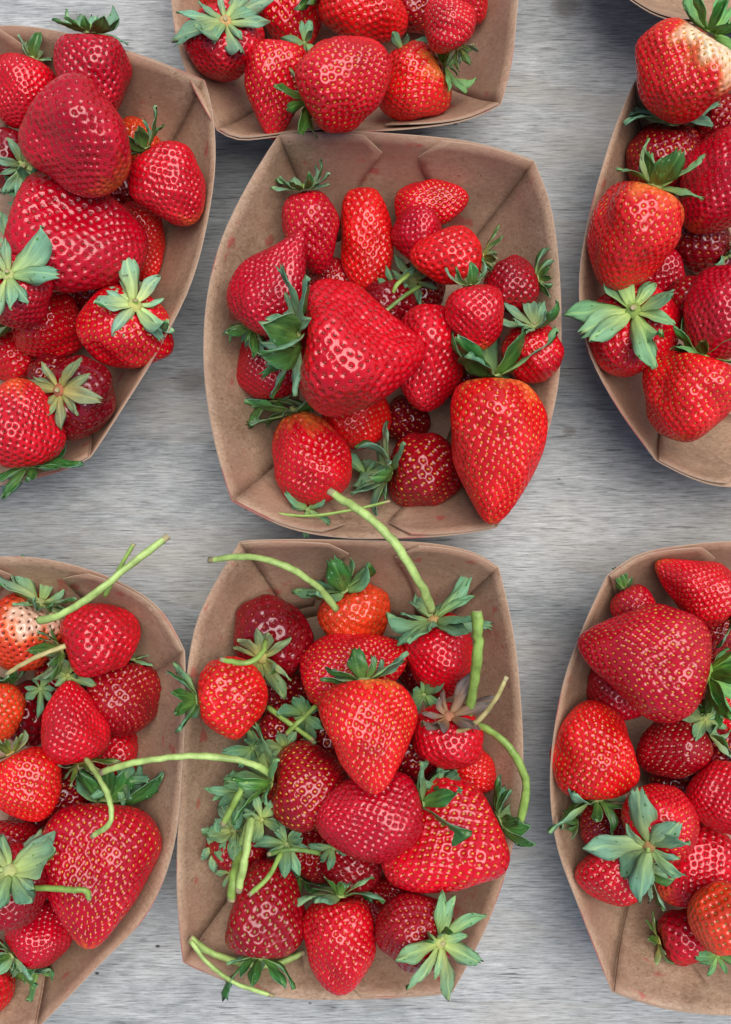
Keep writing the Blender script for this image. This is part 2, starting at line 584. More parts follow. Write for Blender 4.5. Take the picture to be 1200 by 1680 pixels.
def make_sepal(idx, width, curl, tip, twist, cup, fold):
    nu, nv = 11, 7
    V = np.zeros((nu, nv, 3))
    x = z = 0.0
    ang = 0.0
    step = 1.0 / (nu - 1)
    spine = []
    for i in range(nu):
        spine.append((x, z, ang))
        ang += curl * step * (0.4 + 1.2 * i * step)
        x += step * math.cos(ang); z += step * math.sin(ang)
    for i in range(nu):
        u = i * step
        w = width * (0.30 + 0.70 * math.sin(min(1, u / 0.6) * math.pi / 2)) if u < 0.6 else width * (1 - ((u - 0.6) / 0.4) ** 1.5) ** 0.9 if u < 1 else 0.0
        if tip == 'toothed' and u > 0.55:
            w = width * max(0.35, (1 - ((u - 0.55) / 0.62) ** 2.0))
        for j in range(nv):
            q = (j / (nv - 1)) * 2 - 1
            sx, sz, a = spine[i]
            ext = 0.0
            if tip == 'toothed' and i >= nu - 2:
                ext = (0.07 if j in (1, 3, 5) else -0.03) * (1 if i == nu - 1 else 0.3)
            w_ = w * (1 + 0.10 * math.sin(10 * u + 2.1 * idx + (2 if q > 0 else 0)))
            y = q * w_ * 0.5 if not (i == nu - 1 and tip != 'toothed') else q * 0.012
            zz = -cup * (q * q) * w + (0.034 * math.sin(8 * u + 3 * q + idx) + 0.014 * math.sin(17 * u - 6 * q + 2 * idx)) * (0.25 + u)
            zz += fold * abs(q) * w
            tw = twist * u
            y2, z2 = y * math.cos(tw) - zz * math.sin(tw), y * math.sin(tw) + zz * math.cos(tw)
            V[i, j] = (sx + ext * math.cos(a) - math.sin(a) * z2, y2, sz + ext * math.sin(a) + math.cos(a) * z2)
    th = 0.012
    top = V.reshape(-1, 3)
    bot = top.copy(); 
    du = np.gradient(V, axis=0); dv = np.gradient(V, axis=1)
    n = np.cross(du, dv); n /= np.linalg.norm(n, axis=2, keepdims=True) + 1e-9
    bot = (V - n * th).reshape(-1, 3)
    K = nu * nv
    F, mi = [], []
    for i in range(nu - 1):
        for j in range(nv - 1):
            a, b, c, d = i * nv + j, (i + 1) * nv + j, (i + 1) * nv + j + 1, i * nv + j + 1
            F.append((a, b, c, d)); mi.append(0)
            F.append((d + K, c + K, b + K, a + K)); mi.append(1)
    ring = list(range(nv - 1)) + [i * nv + nv - 1 for i in range(nu - 1)] + [(nu - 1) * nv + j for j in range(nv - 1, 0, -1)] + [i * nv for i in range(nu - 1, 0, -1)]
    for k in range(len(ring)):
        a, b = ring[k], ring[(k + 1) % len(ring)]
        F.append((a, b, b + K, a + K)); mi.append(0)
    me = mesh_np('sepal', np.vstack([top, bot]), F, True)
    me.materials.append(M_LEAF_OUT); me.materials.append(M_LEAF_IN)
    me.polygons.foreach_set('material_index', mi)
    me.update()
    return me


_rs = random.Random(11)
SEPAL_SETS = {'droop': [], 'flat': [], 'up': [], 'curl': []}
for kind, (c0, c1) in {'droop': (-1.35, -0.7), 'flat': (-0.6, 0.0), 'up': (0.1, 0.8), 'curl': (0.7, 1.5)}.items():
    for k in range(7):
        SEPAL_SETS[kind].append(make_sepal(k, _rs.uniform(0.24, 0.46), _rs.uniform(c0, c1), 'toothed' if k in (1, 4) else 'plain',
                                           _rs.uniform(-0.6, 0.6), _rs.uniform(-0.2, 0.3), _rs.uniform(-0.32, 0.22)))

# ------------------------------------------------------------------ strawberries
SKIN = {
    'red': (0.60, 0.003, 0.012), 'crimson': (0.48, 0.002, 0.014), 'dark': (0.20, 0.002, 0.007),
    'bright': (0.70, 0.008, 0.009), 'orange': (0.70, 0.050, 0.012), 'deep': (0.31, 0.002, 0.008),
}
SEEDC = {'y': (0.70, 0.33, 0.035, 1), 'o': (0.62, 0.16, 0.03, 1), 'r': (0.30, 0.035, 0.02, 1), 'g': (0.36, 0.27, 0.06, 1), 'k': (0.12, 0.025, 0.012, 1), 'p': (0.72, 0.40, 0.20, 1)}
# shape: (k egg/cone, belly power, cross flattening, three-lobe, bend)
SHAPE = {
    'round': (0.06, 1.0, 0.06, 0.02, 0.0), 'egg': (0.22, 1.0, 0.06, 0.02, 0.03), 'cone': (0.46, 0.95, 0.07, 0.03, 0.04),
    'sharp': (0.66, 1.05, 0.08, 0.03, 0.05), 'long': (0.06, 0.95, 0.08, 0.03, 0.06), 'pear': (-0.30, 1.0, 0.06, 0.02, 0.03),
    'wedge': (0.46, 0.88, 0.14, 0.09, 0.10), 'heart': (0.30, 0.82, 0.12, 0.09, 0.05), 'block': (0.18, 0.72, 0.12, 0.07, 0.03),
}
_seedtemplate = None


def profile(shape, th):
    k, pw, fl, l3, bend = SHAPE[shape]
    r = np.sin(th) ** pw * (1 + k * np.cos(th))
    rr = np.sin(np.linspace(0, math.pi, 200)) ** pw * (1 + k * np.cos(np.linspace(0, math.pi, 200)))
    return r / rr.max()


def surface(shape, th, ph, L, W, rp):
    """base (undimpled) surface; th from calyx 0 to tip pi"""
    k, pw, fl, l3, bend = SHAPE[shape]
    r = profile(shape, th) * W / 2
    ct = np.cos(th)
    z = L / 2 * ct
    r = r * (1 + fl * np.cos(2 * (ph - rp[0])) + l3 * np.cos(3 * (ph - rp[1])) * np.sin(th) + 0.025 * np.sin(5 * ph + 4 * ct + rp[2]))
    lump = 0.045 * np.sin(3.1 * ct + 2 * ph + rp[3]) + 0.03 * np.sin(5 * ct - 3 * ph + rp[4]) + 0.015 * np.sin(9 * ct + 4 * ph + rp[1])
    r = r * (1 + lump * np.sin(th))
    z = z - 0.10 * W * np.exp(-(th / 0.36) ** 2)         # hollow under the calyx
    x = r * np.cos(ph) + bend * W * (ct ** 2 - 0.4) * math.cos(rp[5])
    y = r * np.sin(ph) + bend * W * (ct ** 2 - 0.4) * math.sin(rp[5])
    return np.stack([x, y, z], -1)


def build_fruit(shape, L, W, pxL, pxW, spacing_px, skin, tipc, shoulder, rng, pit=1.0):
    """returns fruit mesh and seeds mesh, axis +Z towards the calyx, in metres"""
    m_per_px = W / pxW
    sp = spacing_px * (0.95 if skin == 'dark' else 0.76) * m_per_px
    rp = rng.uniform(0, 6.28, 6)
    # phyllotactic seeds, equal area with more of them towards the tip
    tg = np.linspace(0.16, math.pi - 0.02, 240)
    ring = surface(shape, tg, np.zeros_like(tg), L, W, rp * 0)
    rad = profile(shape, tg) * W / 2
    ds = np.r_[0, np.linalg.norm(np.diff(ring, axis=0), axis=1)]
    dens = 0.75 + 0.9 * (tg / math.pi) ** 3
    ca = np.cumsum(2 * math.pi * rad * ds * dens)
    n = int(ca[-1] / (0.86 * sp * sp))
    n = max(40, min(n, 760 if shape == 'cone' else 600))
    sp = math.sqrt(ca[-1] / (0.86 * n))
    th_s = np.interp((np.arange(n) + 0.5) / n * ca[-1], ca, tg)
    ph_s = np.arange(n) * 2.399963 + rng.normal(0, 0.04, n)
    th_s = np.clip(th_s + rng.normal(0, 0.018, n), 0.14, math.pi - 0.03)
    for it in range(5):                                   # even the seeds out over the skin
        SP = surface(shape, th_s, ph_s, L, W, rp)
        loc_sp = sp / np.sqrt(np.interp(th_s, tg, dens))
        df = SP[:, None] - SP[None]
        dd = np.sqrt((df ** 2).sum(2)) + 1e-9
        wgt = np.clip(1.25 - dd / loc_sp[:, None], 0, 1)
        np.fill_diagonal(wgt, 0)
        F = (df / dd[..., None] * wgt[..., None]).sum(1) * loc_sp[:, None] * 0.22
        g1 = (surface(shape, th_s + 1e-3, ph_s, L, W, rp) - surface(shape, th_s - 1e-3, ph_s, L, W, rp)) / 2e-3
        g2 = (surface(shape, th_s, ph_s + 1e-3, L, W, rp) - surface(shape, th_s, ph_s - 1e-3, L, W, rp)) / 2e-3
        th_s = np.clip(th_s + (F * g1).sum(1) / (g1 ** 2).sum(1), 0.15, math.pi - 0.04)
        ph_s = ph_s + (F * g2).sum(1) / ((g2 ** 2).sum(1) + 1e-12)
    th_s = np.clip(th_s + rng.normal(0, 0.045, n) * loc_sp / np.sqrt((g1 ** 2).sum(1)), 0.15, math.pi - 0.04)
    ph_s = ph_s + rng.normal(0, 0.045, n) * loc_sp / np.sqrt((g2 ** 2).sum(1))
    SP = surface(shape, th_s, ph_s, L, W, rp)
    loc_sp = sp / np.sqrt(np.interp(th_s, tg, dens))
    # skin points: rings round every seed, so that each pit is sharply modelled
    eps = 1e-3
    def metric(th, ph):
        gt = (surface(shape, th + eps, ph, L, W, rp) - surface(shape, th - eps, ph, L, W, rp)) / (2 * eps)
        gp = (surface(shape, th, ph + eps, L, W, rp) - surface(shape, th, ph - eps, L, W, rp)) / (2 * eps)
        return gt, gp
    gt, gp = metric(th_s, ph_s)
    lt, lp = np.linalg.norm(gt, axis=1), np.linalg.norm(gp, axis=1)
    TT, PP = [th_s], [ph_s]
    for rr, m, off in ((0.15, 5, 0.0), (0.28, 7, 0.3), (0.40, 8, 0.1), (0.54, 7, 0.5)):
        for j in range(m):
            g = 2 * math.pi * (j + off) / m
            TT.append(th_s + 1.12 * rr * loc_sp * math.cos(g) / lt)
            PP.append(ph_s + 0.92 * rr * loc_sp * math.sin(g) / lp)
    for q, m in ((0.16, 30), (0.22, 34), (0.29, 40)):
        TT.append(np.full(m, q)); PP.append(np.arange(m) * 2 * math.pi / m + q)
    TT = np.concatenate(TT); PP = np.concatenate(PP)
    keep = (TT > 0.13) & (TT < math.pi - 0.012)
    TT, PP = TT[keep], PP[keep]
    X0 = surface(shape, TT, PP, L, W, rp)
    key = np.round(X0 / (0.11 * sp)).astype(np.int64)
    _, first = np.unique(key[:, 0] * 4000003 + key[:, 1] * 2003 + key[:, 2], return_index=True)
    first.sort()
    T = np.r_[TT[first], np.full(20, 0.09), math.pi - 0.0005]; PH = np.r_[PP[first], np.arange(20) * math.pi / 10, 0.0]
    V = surface(shape, T, PH, L, W, rp)
    gt, gp = metric(np.clip(T, 0.03, math.pi - 0.03), PH)
    NN = np.cross(gt, gp)
    NN /= np.linalg.norm(NN, axis=1, keepdims=True) + 1e-15
    NN *= np.sign((NN * V).sum(1, keepdims=True))
    NN[-1] = (0, 0, -1)
    ct = 1.0 / np.tan(T / 2)
    flat = np.c_[ct * np.cos(PH), ct * np.sin(PH)]
    res = delaunay_2d_cdt([Vector((float(p), float(q))) for p, q in flat], [], [], 0, 1e-9)
    omap = [o[0] for o in res[3]]
    tris = np.array([[omap[i] for i in f] for f in res[2]], dtype=np.int32)
    disp = np.zeros(len(V))
    sd_depth = rng.uniform(0.7, 1.15, n) * (0.95 + 0.25 * np.sin(3 * ph_s + 5 * th_s + rp[0]))
    sd_wid = rng.uniform(0.88, 1.14, n)
    V32, S32 = V.astype(np.float32), SP.astype(np.float32)
    # distances measured a little longer across the seed than along it
    inv = (1.0 / loc_sp).astype(np.float32)
    for a in range(0, len(V), 2048):
        d2 = ((V32[a:a + 2048, None, :] - S32[None]) ** 2).sum(2)
        g2_ = d2 * inv[None] ** 2
        j = g2_.argmin(1)
        g = np.sqrt(g2_[np.arange(len(j)), j]) / sd_wid[j]
        u = np.clip((g - 0.12) / (0.40 - 0.12), 0, 1)
        disp[a:a + 2048] = (1 - u * u * (3 - 2 * u)) * sd_depth[j]
    depth = 0.28 * sp * pit
    V2 = V - NN * (disp * depth)[:, None]
    # colour
    t = T / math.pi
    phv = PH
    wob = 0.05 * np.sin(3 * phv + rp[1]) + 0.04 * np.sin(7 * phv + 9 * t + rp[2]) + 0.03 * np.sin(13 * phv - 17 * t)
    base = np.array(SKIN[skin])
    col = np.repeat(base[None], len(V), 0)
    patch = 0.5 + 0.5 * np.sin(2 * phv + 5 * t + rp[3]) * np.sin(4.3 * t + rp[4])
    col = col * (0.82 + 0.3 * patch)[:, None]
    if tipc:
        cc, start = (np.array((0.72, 0.115, 0.015)), tipc)
        f = np.clip((t + wob * 0.9 - start) / (1.0 - start + 1e-6), 0, 1) ** 1.1
        col = col * (1 - 0.85 * f[:, None]) + cc * 0.85 * f[:, None]
    if shoulder:
        kind, ext = shoulder
        cc = np.array({'o': (0.78, 0.16, 0.03), 'w': (0.80, 0.62, 0.38), 'wl': (0.72, 0.45, 0.30)}[kind])
        f = np.clip((ext - t - wob + (0.10 if kind == 'o' else 0.2) * np.cos(phv - 2.2)) / (0.7 * ext), 0, 1) ** 0.8
        if kind != 'o':
            oc = np.array((0.78, 0.17, 0.04))
            f2 = np.clip(f * 1.8, 0, 1)
            col = col * (1 - f2[:, None]) + oc * f2[:, None]
            f = np.clip(f * 1.9 - 0.75, 0, 1)
        col = col * (1 - f[:, None]) + cc * f[:, None]
    p0 = V2[tris]
    fn = np.cross(p0[:, 1] - p0[:, 0], p0[:, 2] - p0[:, 0])
    if (fn * p0.mean(1)).sum() < 0:
        tris = tris[:, ::-1]
    me = bpy.data.meshes.new('fruit')
    me.vertices.add(len(V2))
    me.vertices.foreach_set('co', V2.astype(np.float32).ravel())
    cap = np.arange(len(V2) - 21, len(V2) - 1, dtype=np.int32)
    loops = np.concatenate([tris.ravel(), cap]).astype(np.int32)
    starts = (np.arange(len(tris) + 1) * 3).astype(np.int32)
    me.loops.add(len(loops)); me.loops.foreach_set('vertex_index', loops)
    me.polygons.add(len(tris) + 1)
    me.polygons.foreach_set('loop_start', starts)
    me.polygons.foreach_set('use_smooth', np.ones(len(tris) + 1, dtype=bool))
    me.update(calc_edges=True)
    at = me.color_attributes.new('skin', 'FLOAT_COLOR', 'POINT')
    at.data.foreach_set('color', np.c_[col, np.ones(len(col))].astype(np.float32).ravel())
    me.materials.append(M_FRUIT)
    # seeds: flat six-sided lenses sunk in the pits
    e2 = 2e-3
    St = surface(shape, np.clip(th_s + e2, 0.01, math.pi - 0.01), ph_s, L, W, rp) - surface(shape, np.clip(th_s - e2, 0.01, math.pi - 0.01), ph_s, L, W, rp)
    Sp_ = surface(shape, th_s, ph_s + e2, L, W, rp) - surface(shape, th_s, ph_s - e2, L, W, rp)
    tdir = St / (np.linalg.norm(St, axis=1, keepdims=True) + 1e-15)
    nd = np.cross(St, Sp_); nd /= np.linalg.norm(nd, axis=1, keepdims=True) + 1e-15
    nd *= np.sign((nd * SP).sum(1, keepdims=True))
    bdir = np.cross(nd, tdir)
    ctr = SP - nd * (depth * 0.86 * sd_depth)[:, None]
    sc = loc_sp * rng.uniform(0.85, 1.15, n)
    tv = []
    for k in range(6):
        ang = k * math.pi / 3
        tv.append((0.23 * math.cos(ang) * (1.15 if k == 0 else 1.0), 0.135 * math.sin(ang), 0.0))
    tv += [(-0.03, 0, 0.085), (0, 0, -0.06)]
    tv = np.array(tv)
    SV = ctr[:, None, :] + sc[:, None, None] * (tv[None, :, 0:1] * tdir[:, None] + tv[None, :, 1:2] * bdir[:, None] + tv[None, :, 2:3] * nd[:, None])
    tf = []
    for k in range(6):
        tf.append((k, (k + 1) % 6, 6)); tf.append(((k + 1) % 6, k, 7))
    tf = np.array(tf)
    SF = (tf[None] + (np.arange(n) * 8)[:, None, None]).reshape(-1, 3)
    ms = bpy.data.meshes.new('seeds')
    ms.vertices.add(n * 8)
    ms.vertices.foreach_set('co', SV.astype(np.float32).ravel())
    ms.loops.add(len(SF) * 3); ms.loops.foreach_set('vertex_index', SF.astype(np.int32).ravel())
    ms.polygons.add(len(SF)); ms.polygons.foreach_set('loop_start', np.arange(0, len(SF) * 3, 3, dtype=np.int32))
    ms.polygons.foreach_set('use_smooth', np.ones(len(SF), dtype=bool))
    ms.update(calc_edges=True)
    ms.materials.append(M_SEED)
    ztop = surface(shape, np.array([0.001]), np.array([0.0]), L, W, rp)[0]
    return me, ms, ztop


def tube(name, pts, r0, r1, mats, rng, seg=9, nsub=7):
    """tapered stalk through world points, its ends capped and slightly flared"""
    p = np.array(pts, float)
    q = np.vstack([2 * p[0] - p[1], p, 2 * p[-1] - p[-2]])
    sp = []
    for i in range(len(p) - 1):
        a, b, c, d = q[i:i + 4]
        for t in np.linspace(0, 1, nsub, endpoint=False):
            sp.append(0.5 * ((2 * b) + (c - a) * t + (2 * a - 5 * b + 4 * c - d) * t * t + (-a + 3 * b - 3 * c + d) * t ** 3))
    sp.append(p[-1])
    sp = np.array(sp)
    n = len(sp)
    sp[1:-1] += rng.normal(0, 0.07 * r0, (n - 2, 3))
    tan = np.gradient(sp, axis=0)
    tan /= np.linalg.norm(tan, axis=1, keepdims=True) + 1e-12
    up = np.array([0, 0, 1.0])
    V, F, mi = [], [], []
    for i in range(n):
        u = i / (n - 1)
        r = r0 + (r1 - r0) * u
        r *= 1 + 0.08 * math.sin(17 * u) + 0.10 * math.exp(-((u - 0.62) / 0.03) ** 2) + rng.uniform(-0.05, 0.05)
        if u > 0.97:
            r *= 1.12
        s = np.cross(tan[i], up)
        if np.linalg.norm(s) < 1e-3:
            s = np.array([1.0, 0, 0])
        s /= np.linalg.norm(s)
        w = np.cross(s, tan[i])
        for k in range(seg):
            a = 2 * math.pi * k / seg
            rr = r * (1 + 0.10 * math.cos(3 * a))
            V.append(sp[i] + s * math.cos(a) * rr + w * math.sin(a) * rr)
    for i in range(n - 1):
        for k in range(seg):
            F.append((i * seg + k, i * seg + (k + 1) % seg, (i + 1) * seg + (k + 1) % seg, (i + 1) * seg + k)); mi.append(1 if i >= n - 2 else 0)
    F.append(tuple(range(seg - 1, -1, -1))); mi.append(1)
    F.append(tuple((n - 1) * seg + k for k in range(seg))); mi.append(1)
    me = mesh_np(name, V, F, True)
    for m in mats:
        me.materials.append(m)
    me.polygons.foreach_set('material_index', mi)
    me.update()
    return me


STEM_COL = {'g': (0.27, 0.42, 0.09, 1), 'l': (0.42, 0.58, 0.18, 1), 'd': (0.14, 0.25, 0.06, 1), 't': (0.50, 0.42, 0.18, 1)}


def stem_object(name, path, width_px, colour, parent, seed, taper=0.9):
    rng = np.random.RandomState(seed)
    pts = [P(x, y, z) for x, y, z in path]
    r = width_px * S * 0.9 / 2
    me = tube(name, pts, r, r * taper, [M_STEM, M_CUT], rng)
    if parent is not None:
        me.transform(parent_matrix(parent).inverted())
    o = obj(name, me, None, parent)
    o.color = STEM_COL[colour]
    return o


def parent_matrix(o):
    return Matrix.LocRotScale(o.location, o.rotation_quaternion if o.rotation_mode == 'QUATERNION' else o.rotation_euler.to_quaternion(), Vector((1, 1, 1)))


def button_mesh():
    V, F = [], []
    nr, ns = 4, 10
    for i in range(nr):
        a = i / (nr - 1) * 1.35
        for k in range(ns):
            f = 2 * math.pi * k / ns
            r = math.sin(a + 0.22) * (1 + 0.08 * math.cos(5 * f))
            V.append((r * math.cos(f), r * math.sin(f), 0.55 * math.cos(a + 0.22)))
    for i in range(nr - 1):
        for k in range(ns):
            F.append((i * ns + k, (i + 1) * ns + k, (i + 1) * ns + (k + 1) % ns, i * ns + (k + 1) % ns))
    F.append(tuple(range(ns)))
    me = mesh_np('calyx', V, F, True)
    me.materials.append(M_BUTTON)
    return me


BUTTON = button_mesh()


def stub_mesh():
    V, F = [], []
    ns = 8
    for i, (z, r) in enumerate(((0, 1.25), (0.5, 1.0), (1.15, 0.95), (1.25, 1.06), (1.12, 0.6))):
        for k in range(ns):
            f = 2 * math.pi * k / ns
            rr = r * (1 + 0.10 * math.cos(3 * f + i))
            V.append((rr * math.cos(f) + 0.12 * z, rr * math.sin(f), 1.3 * z + 0.1 * math.sin(2 * f) * (i > 1)))
    for i in range(4):
        for k in range(ns):
            F.append((i * ns + k, i * ns + (k + 1) % ns, (i + 1) * ns + (k + 1) % ns, (i + 1) * ns + k))
    F.append(tuple(4 * ns + k for k in range(ns)))
    me = mesh_np('stem', V, F, True)
    me.materials.append(M_STEM); me.materials.append(M_CUT)
    mi = [0] * len(F)
    mi[-1] = 1
    for k in range(ns): mi[3 * ns + k] = 1
    me.polygons.foreach_set('material_index', mi)
    return me


STUB = stub_mesh()
PLACED = {}
COUNT = [0]


def wall_clear(tr, x, y, z, r):
    """clearance of a ball from the tray walls, in metres (big when above the rim)"""
    if z > tr['h'] + 0.35 * r:
        return 1.0
    v = min(1.0, max(0.0, (z - FLOOR_Z) / (tr['h'] - FLOOR_Z)))
    k = tr['k2'] + (1 - tr['k2']) * v
    poly = tr['c'] + (tr['rim'] - tr['c']) * k
    a = poly; b = np.roll(poly, -1, 0)
    e = b - a
    nrm = np.stack([e[:, 1], -e[:, 0]], 1)
    nrm /= np.linalg.norm(nrm, axis=1, keepdims=True) + 1e-12
    p = np.array([x, y])
    d = ((p - a) * nrm).sum(1)
    dc = ((tr['c'] - a) * nrm).sum(1)
    d = d * np.sign(dc)
    return float(d.min()) - 0.75 * r


def berry(tr_key, x, y, L, W, ang, tilt, shape='egg', skin='red', seed_col='o', sp=15, label='', cal='flat', nsep=10, sl=0.42,
          tint=None, tip=0, sh=None, stub=True, zmax=0.052, z=None, pit=1.0, stems=(), lift=None, button=None, wide=1.1):
    COUNT[0] += 1
    seed = 100 + COUNT[0]
    rng = np.random.RandomState(seed)
    tr = TRAYS[tr_key]
    others = PLACED.setdefault(tr_key, [])
    a, t = math.radians(ang), math.radians(tilt)
    d = np.array([math.cos(a) * math.cos(t), math.sin(a) * math.cos(t), math.sin(t)])     # towards the tip
    vd = np.array(cam.location) - np.array(P(x, y, 0.03))
    vd = Vector(vd / np.linalg.norm(vd))
    d = np.array(Vector((0, 0, 1)).rotation_difference(vd) @ Vector(tuple(d)))            # angles were read along the line of sight
    us = np.array([-0.32, -0.12, 0.1, 0.3])                                               # along the axis, calyx to tip
    rad = profile(shape, np.arccos(np.clip(-us * 2, -1, 1))) * 0.5

    def balls(z):
        k = S * (D - z) / D
        c = np.array(P(x, y, z))
        return c[None] + us[:, None] * L * k * d[None], rad * W * k
    if z is None:
        z = 0.006
        while z < zmax:
            B, R = balls(z)
            ok = (B[:, 2] - R * 0.92).min() > FLOOR_Z
            if ok:
                for b, r in zip(B, R):
                    if wall_clear(tr, b[0], b[1], b[2], r) < 0:
                        ok = False
                        break
            if ok:
                for B2, R2 in others:
                    dd = np.linalg.norm(B[:, None] - B2[None], axis=2)
                    pp = np.linalg.norm(B[:, None, :2] - B2[None, :, :2], axis=2)
                    over = pp < 0.72 * (R[:, None] + R2[None])
                    if (dd < 0.84 * (R[:, None] + R2[None])).any() or (over & (B[:, None, 2] < B2[None, :, 2] + 0.002)).any():
                        ok = False
                        break
            if ok:
                break
            z += 0.001
    others.append(balls(z))
    k = S * (D - z) / D
    Lm, Wm = L * k, W * k
    root = bpy.data.objects.new('strawberry', None)
    C.objects.link(root)
    tag(root, label, 'strawberry', 'strawberries heaped in the paper trays')
    root.location = P(x, y, z)
    root.rotation_mode = 'QUATERNION'
    q = Vector(tuple(-d)).to_track_quat('Z', 'Y')
    root.rotation_quaternion = q @ Vector((0, 0, 1)).rotation_difference(Vector((0, 0, 1)))
    me, ms, ztop = build_fruit(shape, Lm, Wm, L, W, sp, skin, tip, sh, rng, pit)
    obj('fruit', me, None, root)
    so = obj('seeds', ms, None, root)
    so['kind'] = 'stuff'
    so.color = SEEDC[seed_col]
    if cal is None:
        return root
    # calyx with its sepals
    cz = ztop[2] + 0.055 * Wm
    cb = obj('calyx', BUTTON, None, root)
    br = 0.095 * Wm
    cb.location = (ztop[0], ztop[1], cz)
    cb.scale = (br, br, br)
    tint = tint or (1, 1, 1)
    cb.color = (*(button or tint), 1)
    kinds = {'flat': ['flat', 'flat', 'droop', 'flat', 'up', 'curl'], 'droop': ['droop', 'droop', 'flat'], 'up': ['up', 'curl', 'up', 'flat'],
             'curl': ['curl', 'curl', 'up', 'flat']}[cal]
    lf = {'flat': 24, 'droop': 32, 'up': 38, 'curl': 22}[cal] if lift is None else lift
    nsep += 2
    for i in range(nsep):
        kd = kinds[rng.randint(len(kinds))]
        mesh = SEPAL_SETS[kd][rng.randint(7)]
        o = obj('sepal', mesh, None, cb)
        az = 2 * math.pi * (i + rng.uniform(-0.42, 0.42)) / nsep
        ln = (1.15 if sl < 0.55 else 0.95) * sl * Wm * rng.choice([0.62, 0.85, 0.95, 1.05, 1.2]) * rng.uniform(0.9, 1.1) / br
        el = math.radians(lf + rng.uniform(-22, 22)) * (1.0 if i % 2 else 0.75)
        xa = Vector((math.cos(az) * math.cos(el), math.sin(az) * math.cos(el), math.sin(el)))
        ya = Vector((-math.sin(az), math.cos(az), 0)) * (1 if True else 1)
        za = xa.cross(ya)
        R = Matrix((xa, ya, za)).transposed().to_4x4()
        o.matrix_parent_inverse = Matrix.Identity(4)
        wsc = wide * rng.uniform(0.85, 1.2)
        o.matrix_basis = Matrix.Translation(Vector((math.cos(az) * 0.55, math.sin(az) * 0.55, 0.10 + 0.12 * (i % 2)))) @ R @ Matrix.Diagonal((ln, ln * wsc, ln, 1))
        v = rng.uniform(0.82, 1.15)
        o.color = (tint[0] * v * rng.uniform(0.9, 1.12), tint[1] * v, tint[2] * v * rng.uniform(0.9, 1.1), 1)
    if stems:
        for path, wpx, colr in stems:
            st = stem_object('stem', path, wpx, colr, None, seed + 7)
            Mx = parent_matrix(root)
            st.data.transform(Mx.inverted())
            st.parent = root
    elif stub:
        st = obj('stem', STUB, None, root)
        st.location = (ztop[0], ztop[1], cz + br * 0.35)
        sr = 0.030 * Wm
        st.scale = (sr, sr, sr * rng.uniform(0.7, 1.6))
        st.rotation_euler = (rng.uniform(-0.5, 0.5), rng.uniform(-0.5, 0.5), rng.uniform(0, 6))
        st.color = STEM_COL['g']
    return root


DRY = (1.35, 0.85, 0.75)
PINK = (1.05, 0.40, 0.58)
PALE = (1.15, 1.12, 1.15)
DEEP = (0.72, 0.85, 0.78)
LIME = (1.0, 1.1, 0.7)

# --- centre tray
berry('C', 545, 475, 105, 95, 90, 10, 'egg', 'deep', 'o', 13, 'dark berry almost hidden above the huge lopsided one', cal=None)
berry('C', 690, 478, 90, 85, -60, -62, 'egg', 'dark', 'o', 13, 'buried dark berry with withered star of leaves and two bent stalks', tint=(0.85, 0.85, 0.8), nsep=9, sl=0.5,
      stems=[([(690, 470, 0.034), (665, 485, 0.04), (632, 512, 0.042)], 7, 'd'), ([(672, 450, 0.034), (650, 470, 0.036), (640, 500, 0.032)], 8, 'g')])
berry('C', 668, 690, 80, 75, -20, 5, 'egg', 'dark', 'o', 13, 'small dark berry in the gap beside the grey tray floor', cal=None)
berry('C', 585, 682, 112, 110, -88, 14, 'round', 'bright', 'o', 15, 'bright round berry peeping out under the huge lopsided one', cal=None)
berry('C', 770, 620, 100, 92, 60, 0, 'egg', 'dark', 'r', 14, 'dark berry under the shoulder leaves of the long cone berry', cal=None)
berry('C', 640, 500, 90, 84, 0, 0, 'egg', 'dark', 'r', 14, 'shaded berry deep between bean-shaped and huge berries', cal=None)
berry('C', 443, 592, 138, 112, 95, 2, 'egg', 'crimson', 'r', 12, 'dull crimson berry with tip up, wedged against the tray wall', cal='flat', sl=0.55, nsep=8)
berry('C', 512, 380, 142, 95, -79, -6, 'egg', 'crimson', 'o', 15, 'narrow crimson berry with dark green crown touching the paper wall', cal='up', sl=0.55, nsep=9, lift=28)
berry('C', 453, 462, 190, 128, 62, 14, 'sharp', 'crimson', 'r', 11, 'sharply pointed crimson berry with a dry yellow tip', cal='up', nsep=7, sl=0.3, tip=0.93)
berry('C', 706, 334, 128, 80, 8, 8, 'egg', 'red', 'y', 12, 'berry lying sideways, yellow-seeded tip against the folded flap', cal=None)
berry('C', 687, 380, 95, 84, 75, 32, 'egg', 'crimson', 'r', 13, 'small blunt berry squeezed between the bean-shaped and oval ones', cal=None)
berry('C', 840, 469, 94, 92, 195, 6, 'round', 'deep', 'k', 14, 'small round dark berry with leaves against the side wall', cal='up', nsep=8, sl=0.38)
berry('C', 873, 578, 105, 98, -95, -30, 'round', 'red', 'o', 14, 'berry under a glossy folded green leaf at the tray edge', cal='up', nsep=7, sl=0.62, lift=20)
berry('C', 706, 585, 182, 125, -97, 8, 'egg', 'red', 'r', 16, 'glossy red berry tucked behind the huge lopsided one', cal=None)
berry('C', 602, 395, 182, 94, -86, 8, 'long', 'bright', 'o', 14, 'long bean-shaped bright red berry with waisted middle', cal=None)
berry('C', 734, 421, 124, 94, 178, 8, 'egg', 'bright', 'r', 17, 'oval orange-red berry with dry beige calyx on its end', cal='up', nsep=8, sl=0.4, tint=DRY)
berry('C', 782, 520, 112, 94, -80, 6, 'egg', 'red', 'r', 14, 'small egg-shaped berry with its leaves tucked under the oval one', cal='curl', nsep=7, sl=0.36, tip=0.8)
